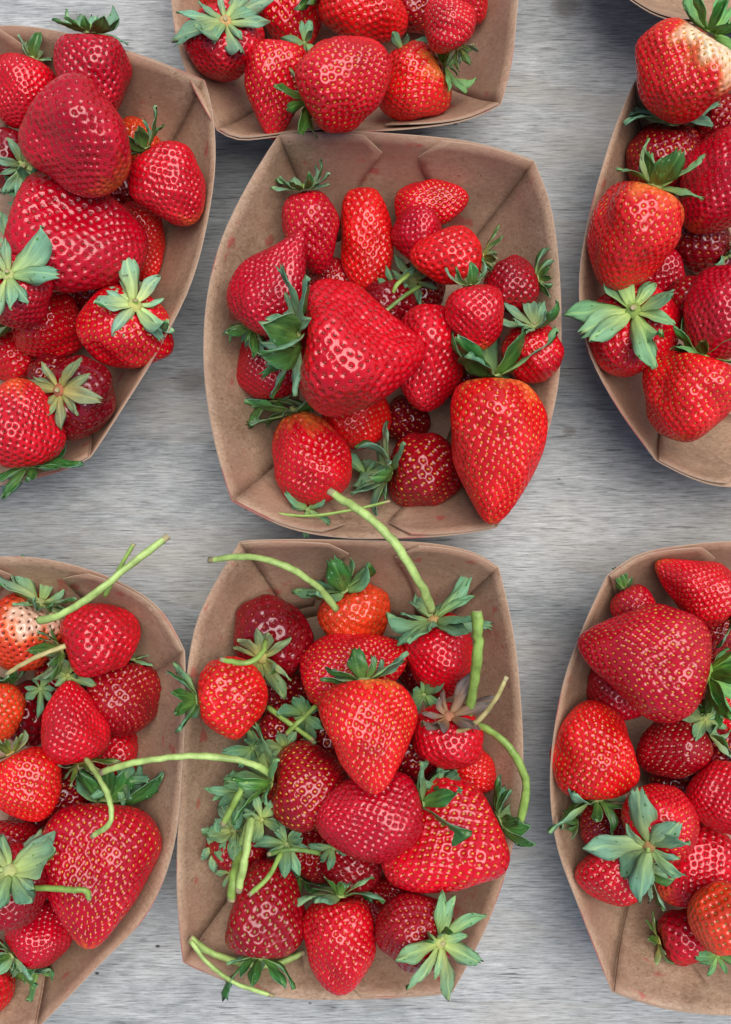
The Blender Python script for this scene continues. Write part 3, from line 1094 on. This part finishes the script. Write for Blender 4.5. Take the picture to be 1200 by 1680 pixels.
berry('C', 507, 748, 164, 128, -72, 4, 'pear', 'red', 'o', 15, 'pear-shaped berry with a narrow orange neck', cal='up', nsep=6, sl=0.55, sh=('o', 0.28), lift=12)
berry('C', 700, 775, 132, 130, -4, -16, 'egg', 'deep', 'y', 18, 'dark yellow-seeded berry with pale button calyx turned sideways', cal='flat', nsep=9, sl=0.52, lift=34)
berry('C', 812, 736, 250, 170, -90, 4, 'cone', 'bright', 'y', 14, 'long cone berry hanging over the tray rim, orange at its shoulder', cal='up', nsep=7, sl=0.60, wide=1.5, sh=('o', 0.16), tip=0.88, lift=34, stub=False, tint=DEEP, zmax=0.058)
berry('C', 588, 575, 222, 208, -8, -12, 'wedge', 'red', 'r', 16, 'huge lopsided berry with its green crown on the side', cal='flat', nsep=11, sl=0.42, lift=30, zmax=0.060, pit=0.9)

# --- tray T
berry('T', 690, 12, 90, 82, 0, 0, 'egg', 'deep', 'o', 14, 'dark berry under the others next to a dusky leaf', cal='flat', sl=0.5)
berry('T', 768, 2, 80, 72, -60, 10, 'egg', 'red', 'o', 13, 'scrap of red berry behind the small pink-sepalled one', cal=None)
berry('T', 380, -22, 110, 104, 90, 5, 'egg', 'bright', 'y', 15, 'orange-red berry behind the star-crowned one', cal=None)
berry('T', 480, 22, 130, 100, -80, 8, 'egg', 'red', 'y', 16, 'yellow-seeded berry half under green leaves', cal='flat', nsep=6)
berry('T', 454, 146, 160, 102, -97, 6, 'cone', 'red', 'y', 14, 'slim cone berry pressed against the heart-shaped one', cal=None)
berry('T', 676, 140, 128, 118, 212, -8, 'egg', 'bright', 'y', 14, 'orange-red berry with bright green bud-like leaves on its end', cal='curl', nsep=8, sl=0.42, tint=LIME, sh=('o', 0.2))
berry('T', 735, 36, 94, 88, 118, 6, 'egg', 'red', 'p', 12, 'small berry with pinkish sepals curling under it', cal='up', nsep=8, sl=0.35, tint=(1.3, 0.85, 0.85))
berry('T', 370, 80, 132, 122, -88, -48, 'cone', 'red', 'r', 14, 'berry crowned by a pale star of sepals with pink centre', cal='flat', nsep=10, sl=0.52, tint=PALE, button=(1.6, 0.85, 0.9), lift=12)
berry('T', 602, 8, 152, 128, -30, 8, 'heart', 'bright', 'o', 15, 'broad bright berry cut by the dusky leaves beside it', cal='flat', nsep=6, sl=0.5)
berry('T', 567, 128, 160, 158, 28, 10, 'heart', 'red', 'y', 15, 'heart-shaped berry with pale seeds resting on the rim', cal='flat', nsep=6, sl=0.28, tint=(1.2, 1, 0.8), zmax=0.056)

# --- tray L
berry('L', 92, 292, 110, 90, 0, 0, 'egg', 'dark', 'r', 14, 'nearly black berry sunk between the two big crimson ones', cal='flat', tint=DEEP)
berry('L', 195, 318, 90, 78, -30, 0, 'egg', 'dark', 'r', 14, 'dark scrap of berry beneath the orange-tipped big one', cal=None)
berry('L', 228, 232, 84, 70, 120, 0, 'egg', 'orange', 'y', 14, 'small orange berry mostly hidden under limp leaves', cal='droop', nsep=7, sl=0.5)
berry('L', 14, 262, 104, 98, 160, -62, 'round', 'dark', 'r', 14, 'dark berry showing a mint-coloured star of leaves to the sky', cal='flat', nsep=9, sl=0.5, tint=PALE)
berry('L', 232, 395, 138, 78, -82, 6, 'egg', 'bright', 'o', 12, 'slim orange-seeded berry with a brown bruised tip beside the long crimson one', cal=None)
berry('L', 36, 150, 120, 108, -112, 8, 'egg', 'red', 'r', 12, 'matte red berry below one upright leaf at the tray wall', cal='up', nsep=7, sl=0.34)
berry('L', 154, 126, 142, 130, -90, 2, 'block', 'crimson', 'k', 15, 'squat crimson berry with short green crown over the rim', cal='up', nsep=9, sl=0.36, lift=22)
berry('L', 280, 304, 142, 112, -56, 6, 'egg', 'red', 'r', 14, 'egg-shaped berry with orange end propped on the side wall', cal='up', nsep=8, sl=0.42, tip=0.78)
berry('L', 14, 582, 100, 92, 170, -6, 'egg', 'red', 'o', 14, 'small berry with rounded leaves beside the orange-patched one', cal='flat', nsep=7, sl=0.42)
berry('L', 84, 538, 120, 112, -25, -18, 'egg', 'red', 'o', 15, 'berry covered by one very large pale leaf', cal='flat', nsep=6, sl=0.72, tint=PALE)
berry('L', 160, 470, 100, 92, 20, 0, 'egg', 'dark', 'o', 14, 'dark berry beneath the very long crimson one', cal=None)
berry('L', 90, 620, 90, 84, 20, 0, 'egg', 'dark', 'o', 14, 'shaded berry between large pale leaf and brown star', cal=None)
berry('L', 206, 540, 134, 142, -112, -48, 'round', 'red', 'y', 15, 'berry wearing a wide mint-green star with yellow centre', cal='flat', nsep=10, sl=0.42, wide=1.25, tint=(1.4, 1.38, 1.5), lift=8, button=(1.3, 1.2, 1.0))
berry('L', 30, 478, 120, 116, -60, -58, 'round', 'crimson', 'r', 14, 'berry with long twisting pale leaves and a yellow-green hub', cal='flat', nsep=8, sl=0.72, tint=PALE, lift=20)
berry('L', 130, 652, 124, 126, -20, -56, 'round', 'dark', 'r', 15, 'very dark glossy berry with reddish-brown star calyx', cal='flat', nsep=9, sl=0.40, tint=(1.1, 0.72, 0.62), button=(1.1, 0.30, 0.42), pit=0.6, lift=10)
berry('L', 36, 696, 152, 132, 100, 8, 'egg', 'red', 'k', 15, 'shiny dark-seeded berry with an orange and white patch', cal='flat', nsep=7, sl=0.5, tip=0.72, tint=DEEP)
berry('L', 125, 389, 232, 172, -17, 6, 'block', 'crimson', 'r', 15, 'very long broad crimson berry with a pale bloom', cal=None, zmax=0.056, pit=0.85)
berry('L', 133, 229, 186, 162, -48, 20, 'block', 'crimson', 'r', 17, 'big dusky crimson berry with a yellow-orange tip', cal=None, tip=0.80, zmax=0.060, pit=0.8)

# --- tray R
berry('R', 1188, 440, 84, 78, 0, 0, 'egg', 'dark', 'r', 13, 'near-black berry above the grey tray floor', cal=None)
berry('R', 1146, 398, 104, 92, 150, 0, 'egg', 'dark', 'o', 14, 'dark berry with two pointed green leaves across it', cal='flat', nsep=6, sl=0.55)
berry('R', 1082, 452, 96, 82, 60, 12, 'egg', 'crimson', 'r', 14, 'dull berry showing between the tall orange one and the big star', cal=None)
berry('R', 1140, 502, 108, 96, -88, 6, 'egg', 'deep', 'g', 16, 'deep red olive-seeded berry in the hollow of the heap', cal=None)
berry('R', 1186, 212, 100, 92, -150, 0, 'egg', 'deep', 'o', 14, 'dark berry below the green-leaved stalk end', cal='flat', nsep=6)
berry('R', 1090, 262, 124, 128, -100, -14, 'round', 'deep', 'y', 16, 'dark berry with drooping blue-green collar of sepals', cal='droop', nsep=9, sl=0.52, tint=(1.0, 1.05, 1.15), lift=40)
berry('R', 1190, 518, 170, 144, -120, 8, 'egg', 'crimson', 'r', 14, 'plump crimson berry bulging over the hollow of the heap', cal=None)
berry('R', 1130, 650, 150, 150, -108, 4, 'block', 'bright', 'y', 14, 'squarish orange-red berry with glowing sheen and scuffed base', cal='flat', nsep=7, sl=0.44, tint=(0.75, 1.0, 0.6), tip=0.86)
berry('R', 1036, 542, 130, 156, -95, -58, 'round', 'red', 'o', 14, 'berry hidden under a huge flat seven-lobed green star', cal='flat', nsep=9, sl=0.68, wide=1.25, tint=(1.1, 1.15, 0.95), lift=16, button=(0.6, 0.75, 0.45))
berry('R', 1036, 388, 182, 154, -112, 4, 'heart', 'bright', 'y', 14, 'tall orange-red berry with a shrivelled grey-green tuft', cal='up', nsep=8, sl=0.36, tint=(1.1, 1.0, 0.75), sh=('o', 0.22))
berry('R', 1192, 300, 186, 150, -128, 10, 'egg', 'crimson', 'r', 12, 'big matte crimson berry with an orange underside', cal=None, tip=0.82, pit=0.7)
berry('R', 1122, 120, 152, 148, -122, -4, 'block', 'bright', 'y', 15, 'white-shouldered orange berry leaning over the tray corner', cal='up', nsep=9, sl=0.44, tint=(0.8, 1.05, 0.6), sh=('w', 0.27), lift=28, zmax=0.060)

# --- tray BL
berry('BL', 42, 1172, 112, 104, -60, 0, 'egg', 'dark', 'k', 18, 'glossy near-black berry with a small green crown', cal='up', nsep=6, sl=0.4)
berry('BL', 60, 1352, 96, 86, 30, 0, 'egg', 'dark', 'o', 14, 'dark berry under the orange-seeded one', cal=None)
berry('BL', 193, 1240, 90, 78, -80, 6, 'egg', 'red', 'r', 13, 'small berry in the shade between stalk and side wall', cal=None)
berry('BL', -2, 1168, 98, 90, -80, 8, 'egg', 'orange', 'g', 15, 'orange berry with olive seeds beside a curled leaf', cal='flat', nsep=6)
berry('BL', 14, 1392, 110, 104, 30, 5, 'egg', 'deep', 'o', 15, 'deep red berry just above the big pale leaf star', cal=None)
berry('BL', -40, 1606, 130, 120, 200, -20, 'egg', 'red', 'o', 15, 'berry at the tray end trailing green leaves', cal='up', nsep=9, sl=0.7)
berry('BL', 70, 1528, 120, 98, 38, 0, 'egg', 'crimson', 'r', 12, 'crimson berry with a torn pale calyx at the tray end', cal='curl', nsep=8, sl=0.42)
berry('BL', 110, 1300, 100, 92, 20, 0, 'egg', 'dark', 'o', 14, 'dark berry behind the upright crown of the big cone', cal=None)
berry('BL', 100, 1105, 90, 84, 20, 0, 'egg', 'dark', 'o', 14, 'shaded berry under the drooping brown-green leaves', cal=None)
berry('BL', 204, 1142, 130, 124, -98, -4, 'round', 'deep', 'o', 15, 'round deep red berry nestled in the tray corner', cal='flat', nsep=8, sl=0.3)
berry('BL', 40, 1040, 142, 128, -118, -34, 'egg', 'orange', 'k', 16, 'half-ripe orange and white berry on a long thick green stalk', cal='up', nsep=9, sl=0.48, sh=('wl', 0.22), lift=16,
      stems=[([(64, 1018, 0.060), (100, 1008, 0.064), (160, 970, 0.064), (220, 922, 0.062), (276, 879, 0.058)], 12, 'l')])
berry('BL', 165, 1046, 134, 120, 18, -2, 'egg', 'red', 'r', 18, 'glossy red berry with brownish wilted leaves and a thin stalk', cal='up', nsep=8, sl=0.34, tint=(1.1, 0.9, 0.8),
      stems=[([(108, 1060, 0.056), (60, 1078, 0.058), (10, 1106, 0.054)], 8, 't')])
berry('BL', 46, 1288, 124, 112, -62, 2, 'egg', 'bright', 'y', 15, 'orange-seeded berry with a brown papery calyx scrap', cal='up', nsep=6, sl=0.35, tint=DRY)
berry('BL', 20, 1452, 122, 130, -80, -66, 'round', 'deep', 'r', 14, 'berry topped by broad pale leaves and a dark hooked stalk', cal='flat', nsep=9, sl=0.62, wide=1.4, tint=PALE, lift=12,
      stems=[([(12, 1456, 0.055), (50, 1456, 0.060), (110, 1459, 0.066), (140, 1461, 0.067), (147, 1474, 0.065)], 10, 'g')])
berry('BL', 120, 1186, 140, 112, 100, 8, 'cone', 'red', 'r', 13, 'cone berry standing tip up above pinkish-brown sepals', cal='flat', nsep=8, sl=0.5, tint=DRY,
      stems=[([(142, 1246, 0.050), (160, 1272, 0.062), (180, 1312, 0.070), (181, 1350, 0.072), (152, 1372, 0.068)], 9, 'l')])
berry('BL', 158, 1430, 236, 180, -95, 4, 'cone', 'crimson', 'y', 13, 'big ridged cone berry crossed by a pale hooked stalk', cal='up', nsep=9, sl=0.40, tip=0.84, zmax=0.054, stub=False, tint=DEEP)

# --- tray BC
berry('BC', 470, 1142, 96, 88, 10, 0, 'egg', 'dark', 'o', 14, 'dark berry in the green tangle beside the round orange-red one', cal='up', nsep=8, sl=0.6, tint=DEEP)
berry('BC', 690, 1096, 90, 80, -90, 0, 'egg', 'dark', 'o', 14, 'dark berry below the great spread of sepals', cal='up', nsep=8, sl=0.5, tint=DEEP)
berry('BC', 520, 1390, 116, 96, 60, 0, 'egg', 'deep', 'o', 15, 'wet-looking dark berry under the olive leaf tangle', cal='flat', nsep=8, sl=0.5)
berry('BC', 612, 1480, 90, 80, -60, 0, 'egg', 'red', 'o', 13, 'small berry between the two crowned ones', cal=None)
berry('BC', 392, 1395, 110, 100, -80, -50, 'egg', 'deep', 'o', 14, 'sunken berry beneath a sprawling rosette of pale round leaves', cal='flat', nsep=12, sl=0.62, lift=24,
      stems=[([(398, 1385, 0.034), (412, 1345, 0.050), (404, 1400, 0.055), (392, 1462, 0.052)], 14, 'l'), ([(395, 1390, 0.034), (384, 1440, 0.050), (380, 1478, 0.050)], 15, 'g')])
berry('BC', 772, 1262, 96, 82, -40, 8, 'egg', 'bright', 'o', 12, 'bright scrap of berry behind the pink-sepalled one', cal='up', nsep=7, sl=0.5, tint=DEEP)
berry('BC', 545, 1200, 100, 92, 40, 0, 'egg', 'dark', 'o', 14, 'shadowed berry under the smooth cone berry', cal=None)
berry('BC', 655, 1470, 90, 84, 40, 0, 'egg', 'deep', 'o', 14, 'dark berry below the crooked yellow-ridged one', cal=None)
berry('BC', 462, 1200, 90, 82, -40, 0, 'egg', 'dark', 'o', 14, 'almost hidden dark berry in the leaf tangle', cal=None)
berry('BC', 682, 1236, 96, 88, 40, 0, 'egg', 'dark', 'o', 14, 'shadowed berry between the smooth cone and pink-sepalled berries', cal=None)
berry('BC', 584, 1012, 120, 112, -64, -30, 'egg', 'orange', 'o', 17, 'orange berry with dark green crown and a long arching stalk', cal='up', nsep=8, sl=0.62, tint=DEEP, lift=26,
      stems=[([(552, 1000, 0.046), (520, 962, 0.056), (470, 930, 0.062), (410, 914, 0.060), (343, 919, 0.052)], 11, 'l')])
berry('BC', 448, 1045, 134, 132, 60, -52, 'round', 'dark', 'r', 18, 'dark glossy berry with dusty olive sepals and a short bent stalk', cal='flat', nsep=9, sl=0.36, tint=(1.2, 0.92, 0.75), lift=16, pit=0.8,
      stems=[([(436, 1052, 0.050), (430, 1072, 0.058), (405, 1088, 0.062), (362, 1082, 0.060)], 9, 'g')])
berry('BC', 722, 1078, 150, 122, -82, -32, 'egg', 'red', 'r', 13, 'berry under a great spread of sepals with the longest stalk', cal='flat', nsep=11, sl=0.66, lift=16, tint=(0.85, 0.95, 0.85), button=(1.4, 0.8, 0.8),
      stems=[([(708, 1002, 0.055), (690, 960, 0.066), (650, 895, 0.072), (600, 845, 0.070), (540, 806, 0.064)], 14, 'l')])
berry('BC', 380, 1142, 120, 122, 6, 4, 'round', 'bright', 'y', 18, 'round orange-red berry leaning on the tray side', cal='up', nsep=7, sl=0.42, tint=DEEP)
berry('BC', 436, 1492, 158, 140, 84, 6, 'block', 'deep', 'g', 18, 'glossy deep red berry with large olive seeds', cal='up', nsep=7, sl=0.42, tint=DEEP)
berry('BC', 726, 1383, 214, 160, -156, 4, 'heart', 'red', 'y', 14, 'large crooked berry with a ridge of yellow seeds', cal='up', nsep=8, sl=0.32, tint=DEEP)
berry('BC', 734, 1212, 116, 112, -95, -50, 'egg', 'red', 'r', 15, 'berry with dried pink sepals and a thin straw-coloured stalk', cal='flat', nsep=7, sl=0.62, tint=PINK, lift=26, button=PINK,
      stems=[([(737, 1204, 0.052), (775, 1190, 0.060), (808, 1155, 0.066), (832, 1110, 0.068)], 8, 't')])
berry('BC', 580, 1420, 104, 92, 180, 8, 'round', 'deep', 'r', 16, 'small shiny berry tucked under the broad crimson one', cal=None, z=0.030)
berry('BC', 682, 1528, 134, 126, 158, -46, 'round', 'deep', 'o', 15, 'dark berry with a pale fuzzy star calyx turned to the rim', cal='flat', nsep=9, sl=0.54, tint=(1.2, 1.15, 0.95), lift=22)
berry('BC', 557, 1548, 158, 124, -90, -12, 'egg', 'red', 'o', 15, 'berry with ragged leaf collar hanging over the end wall', cal='droop', nsep=8, sl=0.5, tint=(0.95, 1, 0.9), lift=38)
berry('BC', 580, 1098, 188, 122, 16, 6, 'egg', 'red', 'y', 14, 'long berry with a densely seeded yellow tip', cal=None, tip=0.93)
berry('BC', 505, 1290, 138, 142, -8, -18, 'round', 'deep', 'y', 16, 'dark berry with bruised green cup calyx among the stalks', cal='flat', nsep=9, sl=0.48, lift=30, tint=(0.95, 1.0, 0.75),
      stems=[([(446, 1270, 0.048), (420, 1256, 0.054), (380, 1245, 0.056), (300, 1241, 0.058), (220, 1252, 0.058), (165, 1268, 0.054)], 11, 'l')])
berry('BC', 609, 1338, 184, 138, 190, 6, 'egg', 'crimson', 'r', 15, 'broad crimson berry with two long shiny green leaves', cal='up', nsep=8, sl=0.58, tint=DEEP, lift=24)
berry('BC', 608, 1206, 192, 154, -84, 10, 'cone', 'bright', 'y', 16, 'smooth cone berry on top of the pile with small upright crown', cal='up', nsep=7, sl=0.36, wide=1.3, lift=32, zmax=0.060, sh=('o', 0.14))

# --- tray BR
berry('BR', 1045, 1002, 90, 76, -60, 0, 'egg', 'crimson', 'o', 13, 'small berry peeping over the large pointed crimson one', cal='up', nsep=7, sl=0.4)
berry('BR', 1012, 1128, 120, 104, 100, 4, 'egg', 'crimson', 'r', 14, 'dull red berry pinned under the large pointed one', cal=None)
berry('BR', 1112, 1284, 96, 84, 30, 0, 'egg', 'dark', 'o', 14, 'dark berry at the bottom of the heap under the starry crown', cal=None)
berry('BR', 990, 1352, 86, 76, 0, 0, 'egg', 'deep', 'o', 13, 'small berry under frilly green leaves by the side wall', cal='up', nsep=8, sl=0.55)
berry('BR', 1130, 1535, 104, 90, 14, -10, 'egg', 'crimson', 'r', 17, 'crimson berry lying by the folded paper wall', cal='flat', nsep=7, sl=0.4, tint=(1.4, 1.1, 0.8))
berry('BR', 1196, 1160, 104, 90, -100, 6, 'egg', 'red', 'o', 13, 'berry with an orange end below the bright green leaf pair', cal='flat', nsep=6, tip=0.75)
berry('BR', 1150, 1100, 100, 92, 20, 0, 'egg', 'dark', 'o', 14, 'dark berry behind the bright green leaf pair', cal=None)
berry('BR', 1060, 1390, 96, 88, 20, 0, 'egg', 'dark', 'o', 14, 'dark berry beneath the half-brown starry crown', cal=None)
berry('BR', 1180, 1240, 96, 88, 40, 0, 'egg', 'dark', 'o', 14, 'near-black berry above the red one with dry leaf scrap', cal=None)
berry('BR', 1176, 1030, 100, 90, 40, 0, 'egg', 'deep', 'o', 14, 'deep red berry behind the cone with orange tip', cal=None)
berry('BR', 1142, 962, 150, 106, 148, 8, 'cone', 'red', 'o', 12, 'cone berry with its orange tip turned to the rim', cal='flat', nsep=7, sl=0.4, tip=0.8)
berry('BR', 1106, 1226, 130, 108, 205, 0, 'egg', 'deep', 'p', 14, 'dark berry with one pale leaf folded across its end', cal='flat', nsep=7, sl=0.5, tint=(1.1, 1.1, 1.0))
berry('BR', 1186, 1308, 122, 112, 190, 4, 'egg', 'red', 'r', 13, 'red berry with a dry leaf scrap above the orange-tipped one', cal='flat', nsep=6)
berry('BR', 1005, 1434, 122, 100, 186, 4, 'egg', 'red', 'p', 16, 'smooth oval berry with sparse pale seeds against the wall', cal='flat', nsep=8, sl=0.42)
berry('BR', 1143, 1422, 156, 122, 222, 8, 'egg', 'red', 'r', 15, 'long berry with blunt orange tip over the tray floor', cal=None, tip=0.78)
berry('BR', 1192, 1506, 124, 116, 170, 4, 'round', 'orange', 'g', 17, 'pale orange half-ripe berry with clover-like leaves', cal='up', nsep=8, sl=0.5, tint=(0.8, 1, 0.75))
berry('BR', 975, 1232, 166, 148, 92, 8, 'egg', 'bright', 'y', 12, 'bright yellow-seeded berry leaning on the side wall', cal='flat', nsep=9, sl=0.42)
berry('BR', 1086, 1345, 134, 120, 65, -42, 'egg', 'red', 'y', 14, 'berry with half-brown starry crown and yellow seeds', cal='flat', nsep=8, sl=0.72, wide=1.4, lift=14, button=(1.0, 0.5, 0.5))
berry('BR', 1058, 1078, 222, 180, 166, 6, 'cone', 'crimson', 'y', 15, 'large pointed crimson berry with wrinkled bruised flank', cal='up', nsep=8, sl=0.42, tint=(0.8, 1.1, 0.6), zmax=0.058, pit=0.8)

# ------------------------------------------------------------------ leaf sprigs between the berries
def sprig(tr_key, x, y, z, px, n, label, tint=DEEP, face=(0, 0), stems=()):
    COUNT[0] += 1
    rng = np.random.RandomState(700 + COUNT[0])
    root = bpy.data.objects.new('leaf_sprig', None)
    C.objects.link(root)
    tag(root, label, 'leaves', 'loose leaf sprigs among the berries')
    root.location = P(x, y, z)
    k = S * (D - z) / D
    root.rotation_euler = (math.radians(face[0]), math.radians(face[1]), rng.uniform(0, 6.28))
    cb = obj('calyx', BUTTON, None, root)
    br = 0.10 * px * k
    cb.scale = (br, br, br)
    cb.color = (*tint, 1)
    for i in range(n):
        kd = ['flat', 'flat', 'up', 'curl', 'droop'][rng.randint(5)]
        o = obj('leaf', SEPAL_SETS[kd][rng.randint(7)], None, root)
        az = 2 * math.pi * (i + rng.uniform(-0.45, 0.45)) / n
        el = math.radians(rng.uniform(-5, 50))
        ln = px * k * rng.choice([0.6, 0.8, 1.0, 1.15])
        xa = Vector((math.cos(az) * math.cos(el), math.sin(az) * math.cos(el), math.sin(el)))
        ya = Vector((-math.sin(az), math.cos(az), 0))
        R = Matrix((xa, ya, xa.cross(ya))).transposed().to_4x4()
        o.matrix_basis = Matrix.Translation(Vector((math.cos(az), math.sin(az), 0.1)) * br * 0.6) @ R @ Matrix.Diagonal((ln, ln * rng.uniform(1.0, 1.5), ln, 1))
        v = rng.uniform(0.75, 1.2)
        o.color = (tint[0] * v, tint[1] * v, tint[2] * v, 1)
    for path, wpx, colr in stems:
        st = stem_object('stem', path, wpx, colr, None, 800 + COUNT[0])
        bpy.context.view_layer.update()
        st.data.transform(root.matrix_world.inverted())
        st.parent = root
    return root


OLIVE = (1.0, 0.95, 0.8)
sprig('BC', 352, 1392, 0.030, 46, 7, 'round pale leaves lying on the paper beside the leaf rosette', (1.1, 1.15, 1.2))
sprig('BC', 392, 1300, 0.034, 48, 8, 'green leaves between side wall and the bruised cup calyx', DEEP)
sprig('BC', 500, 1172, 0.030, 50, 9, 'dark leaf tangle with crossed stalks below the round orange-red berry', DEEP, (0, 0),
      [([(440, 1160, 0.034), (480, 1190, 0.038), (515, 1215, 0.036)], 9, 'g'), ([(520, 1158, 0.036), (490, 1185, 0.040), (470, 1205, 0.038)], 8, 'g')])
sprig('BC', 468, 1228, 0.036, 44, 8, 'small green sprig above the bruised cup calyx', OLIVE)
sprig('BC', 470, 1385, 0.042, 46, 9, 'ragged leaves spread over the big olive-seeded berry', (0.85, 0.95, 0.9), (0, 0),
      [([(525, 1400, 0.046), (480, 1394, 0.050), (440, 1402, 0.048)], 8, 'd'), ([(462, 1400, 0.050), (440, 1440, 0.056), (410, 1468, 0.056)], 8, 'g')])
sprig('BC', 430, 1345, 0.044, 40, 8, 'pale curly leaves at the foot of the two upright stalks', OLIVE)
sprig('BC', 722, 1296, 0.044, 44, 9, 'dark leaf knot between the broad crimson and the crooked berry', DEEP)
sprig('BC', 696, 1140, 0.036, 46, 8, 'dark leaves beneath the great spread of sepals', DEEP)
sprig('BC', 436, 1585, 0.026, 44, 6, 'bright leaves poking out under the olive-seeded berry', (0.7, 1.0, 0.6))
sprig('BC', 642, 1500, 0.022, 40, 6, 'dark leaf bits in the gap behind the ragged-collared berry', DEEP)
sprig('BC', 372, 1300, 0.032, 40, 7, 'small oval leaves against the side wall below the crossing stalk', (0.9, 1.05, 0.8))
sprig('BC', 415, 1228, 0.034, 42, 7, 'dark glossy leaves where the crossing stalk enters the tray', DEEP)
sprig('BC', 378, 1432, 0.034, 40, 7, 'light leaves beside the cut end of the upright stalks', OLIVE)
sprig('BC', 548, 1392, 0.036, 42, 7, 'bluish leaves lying over the wet-looking dark berry', (0.85, 0.95, 0.95))
sprig('BL', 112, 1108, 0.034, 44, 8, 'drooping brown-green leaves under the glossy red berry', OLIVE)
sprig('BL', 196, 1284, 0.032, 46, 8, 'leaves in the shade under the long crossing stalk', DEEP)
sprig('BL', 66, 1130, 0.030, 40, 7, 'dark curled leaves beside the near-black glossy berry', DEEP)
sprig('BL', 62, 1592, 0.024, 44, 8, 'spiky little leaves at the torn calyx near the tray end', (0.8, 1.0, 0.7))
sprig('C', 505, 836, 0.033, 44, 6, 'flat dark leaves under the pear-shaped berry', DEEP, (0, 0), [([(445, 842, 0.038), (510, 846, 0.037), (580, 836, 0.036), (640, 822, 0.034)], 5, 'g')])
sprig('C', 600, 778, 0.020, 40, 6, 'leaf scraps on the tray floor by the pale button calyx', DEEP)
sprig('C', 648, 472, 0.030, 40, 7, 'dark leaf scraps below the bean-shaped berry', DEEP)
sprig('L', 44, 318, 0.034, 52, 8, 'dark leaves squeezed beside the very long crimson berry', DEEP)
sprig('L', 18, 404, 0.044, 48, 7, 'pale leaves reaching over the long crimson berry from the side', PALE)
sprig('L', 196, 486, 0.036, 44, 7, 'withered brown leaf bits behind the wide mint star', DRY)
sprig('T', 664, 84, 0.040, 46, 6, 'dusky leaves between heart-shaped and bud-leaved berries', DEEP)
sprig('T', 500, 70, 0.038, 40, 7, 'dark leaves above the slim cone berry', DEEP)
sprig('R', 1120, 596, 0.034, 44, 7, 'dark leaves behind the squarish orange-red berry', DEEP)
sprig('BR', 1158, 1180, 0.040, 46, 8, 'grey-green withered leaves beside the dark pale-leafed berry', OLIVE)
sprig('BR', 1178, 1568, 0.032, 46, 7, 'fresh clover-like leaves below the pale orange berry', (0.75, 1.0, 0.7))

# ------------------------------------------------------------------ loose stalks
def loose(label, path, w, colr, seed, taper=0.9):
    o = stem_object('stalk', path, w, colr, None, seed, taper)
    tag(o, label, 'stalk', 'loose green stalks')
    return o


loose('upright thick hairy stalk standing against the tray side wall', [(783, 1002, 0.062), (786, 1060, 0.060), (778, 1125, 0.054), (766, 1190, 0.046)], 17, 'g', 901, 0.85)
loose('knotted stalk bending out over the tray rim', [(762, 1186, 0.044), (800, 1196, 0.050), (838, 1228, 0.054), (862, 1275, 0.052), (862, 1310, 0.050), (853, 1352, 0.047)], 12, 'g', 902, 1.1)
loose('pale curved stalk lying along the tray end wall', [(312, 1540, 0.045), (345, 1562, 0.040), (400, 1580, 0.036), (450, 1582, 0.034), (500, 1562, 0.032)], 13, 'l', 903, 0.8)
loose('thin pale stalk drooping over the tray corner', [(314, 1544, 0.046), (340, 1578, 0.048), (385, 1612, 0.047), (450, 1634, 0.046)], 8, 'l', 904, 0.9)
loose('slender stalk with a red dried end crossing the thick one', [(172, 978, 0.052), (188, 948, 0.056), (206, 915, 0.058), (220, 892, 0.058)], 7, 'g', 905)
loose('short green stalk leaning out of the leaf rosette', [(405, 1278, 0.050), (388, 1312, 0.050), (366, 1354, 0.048)], 11, 'g', 906)
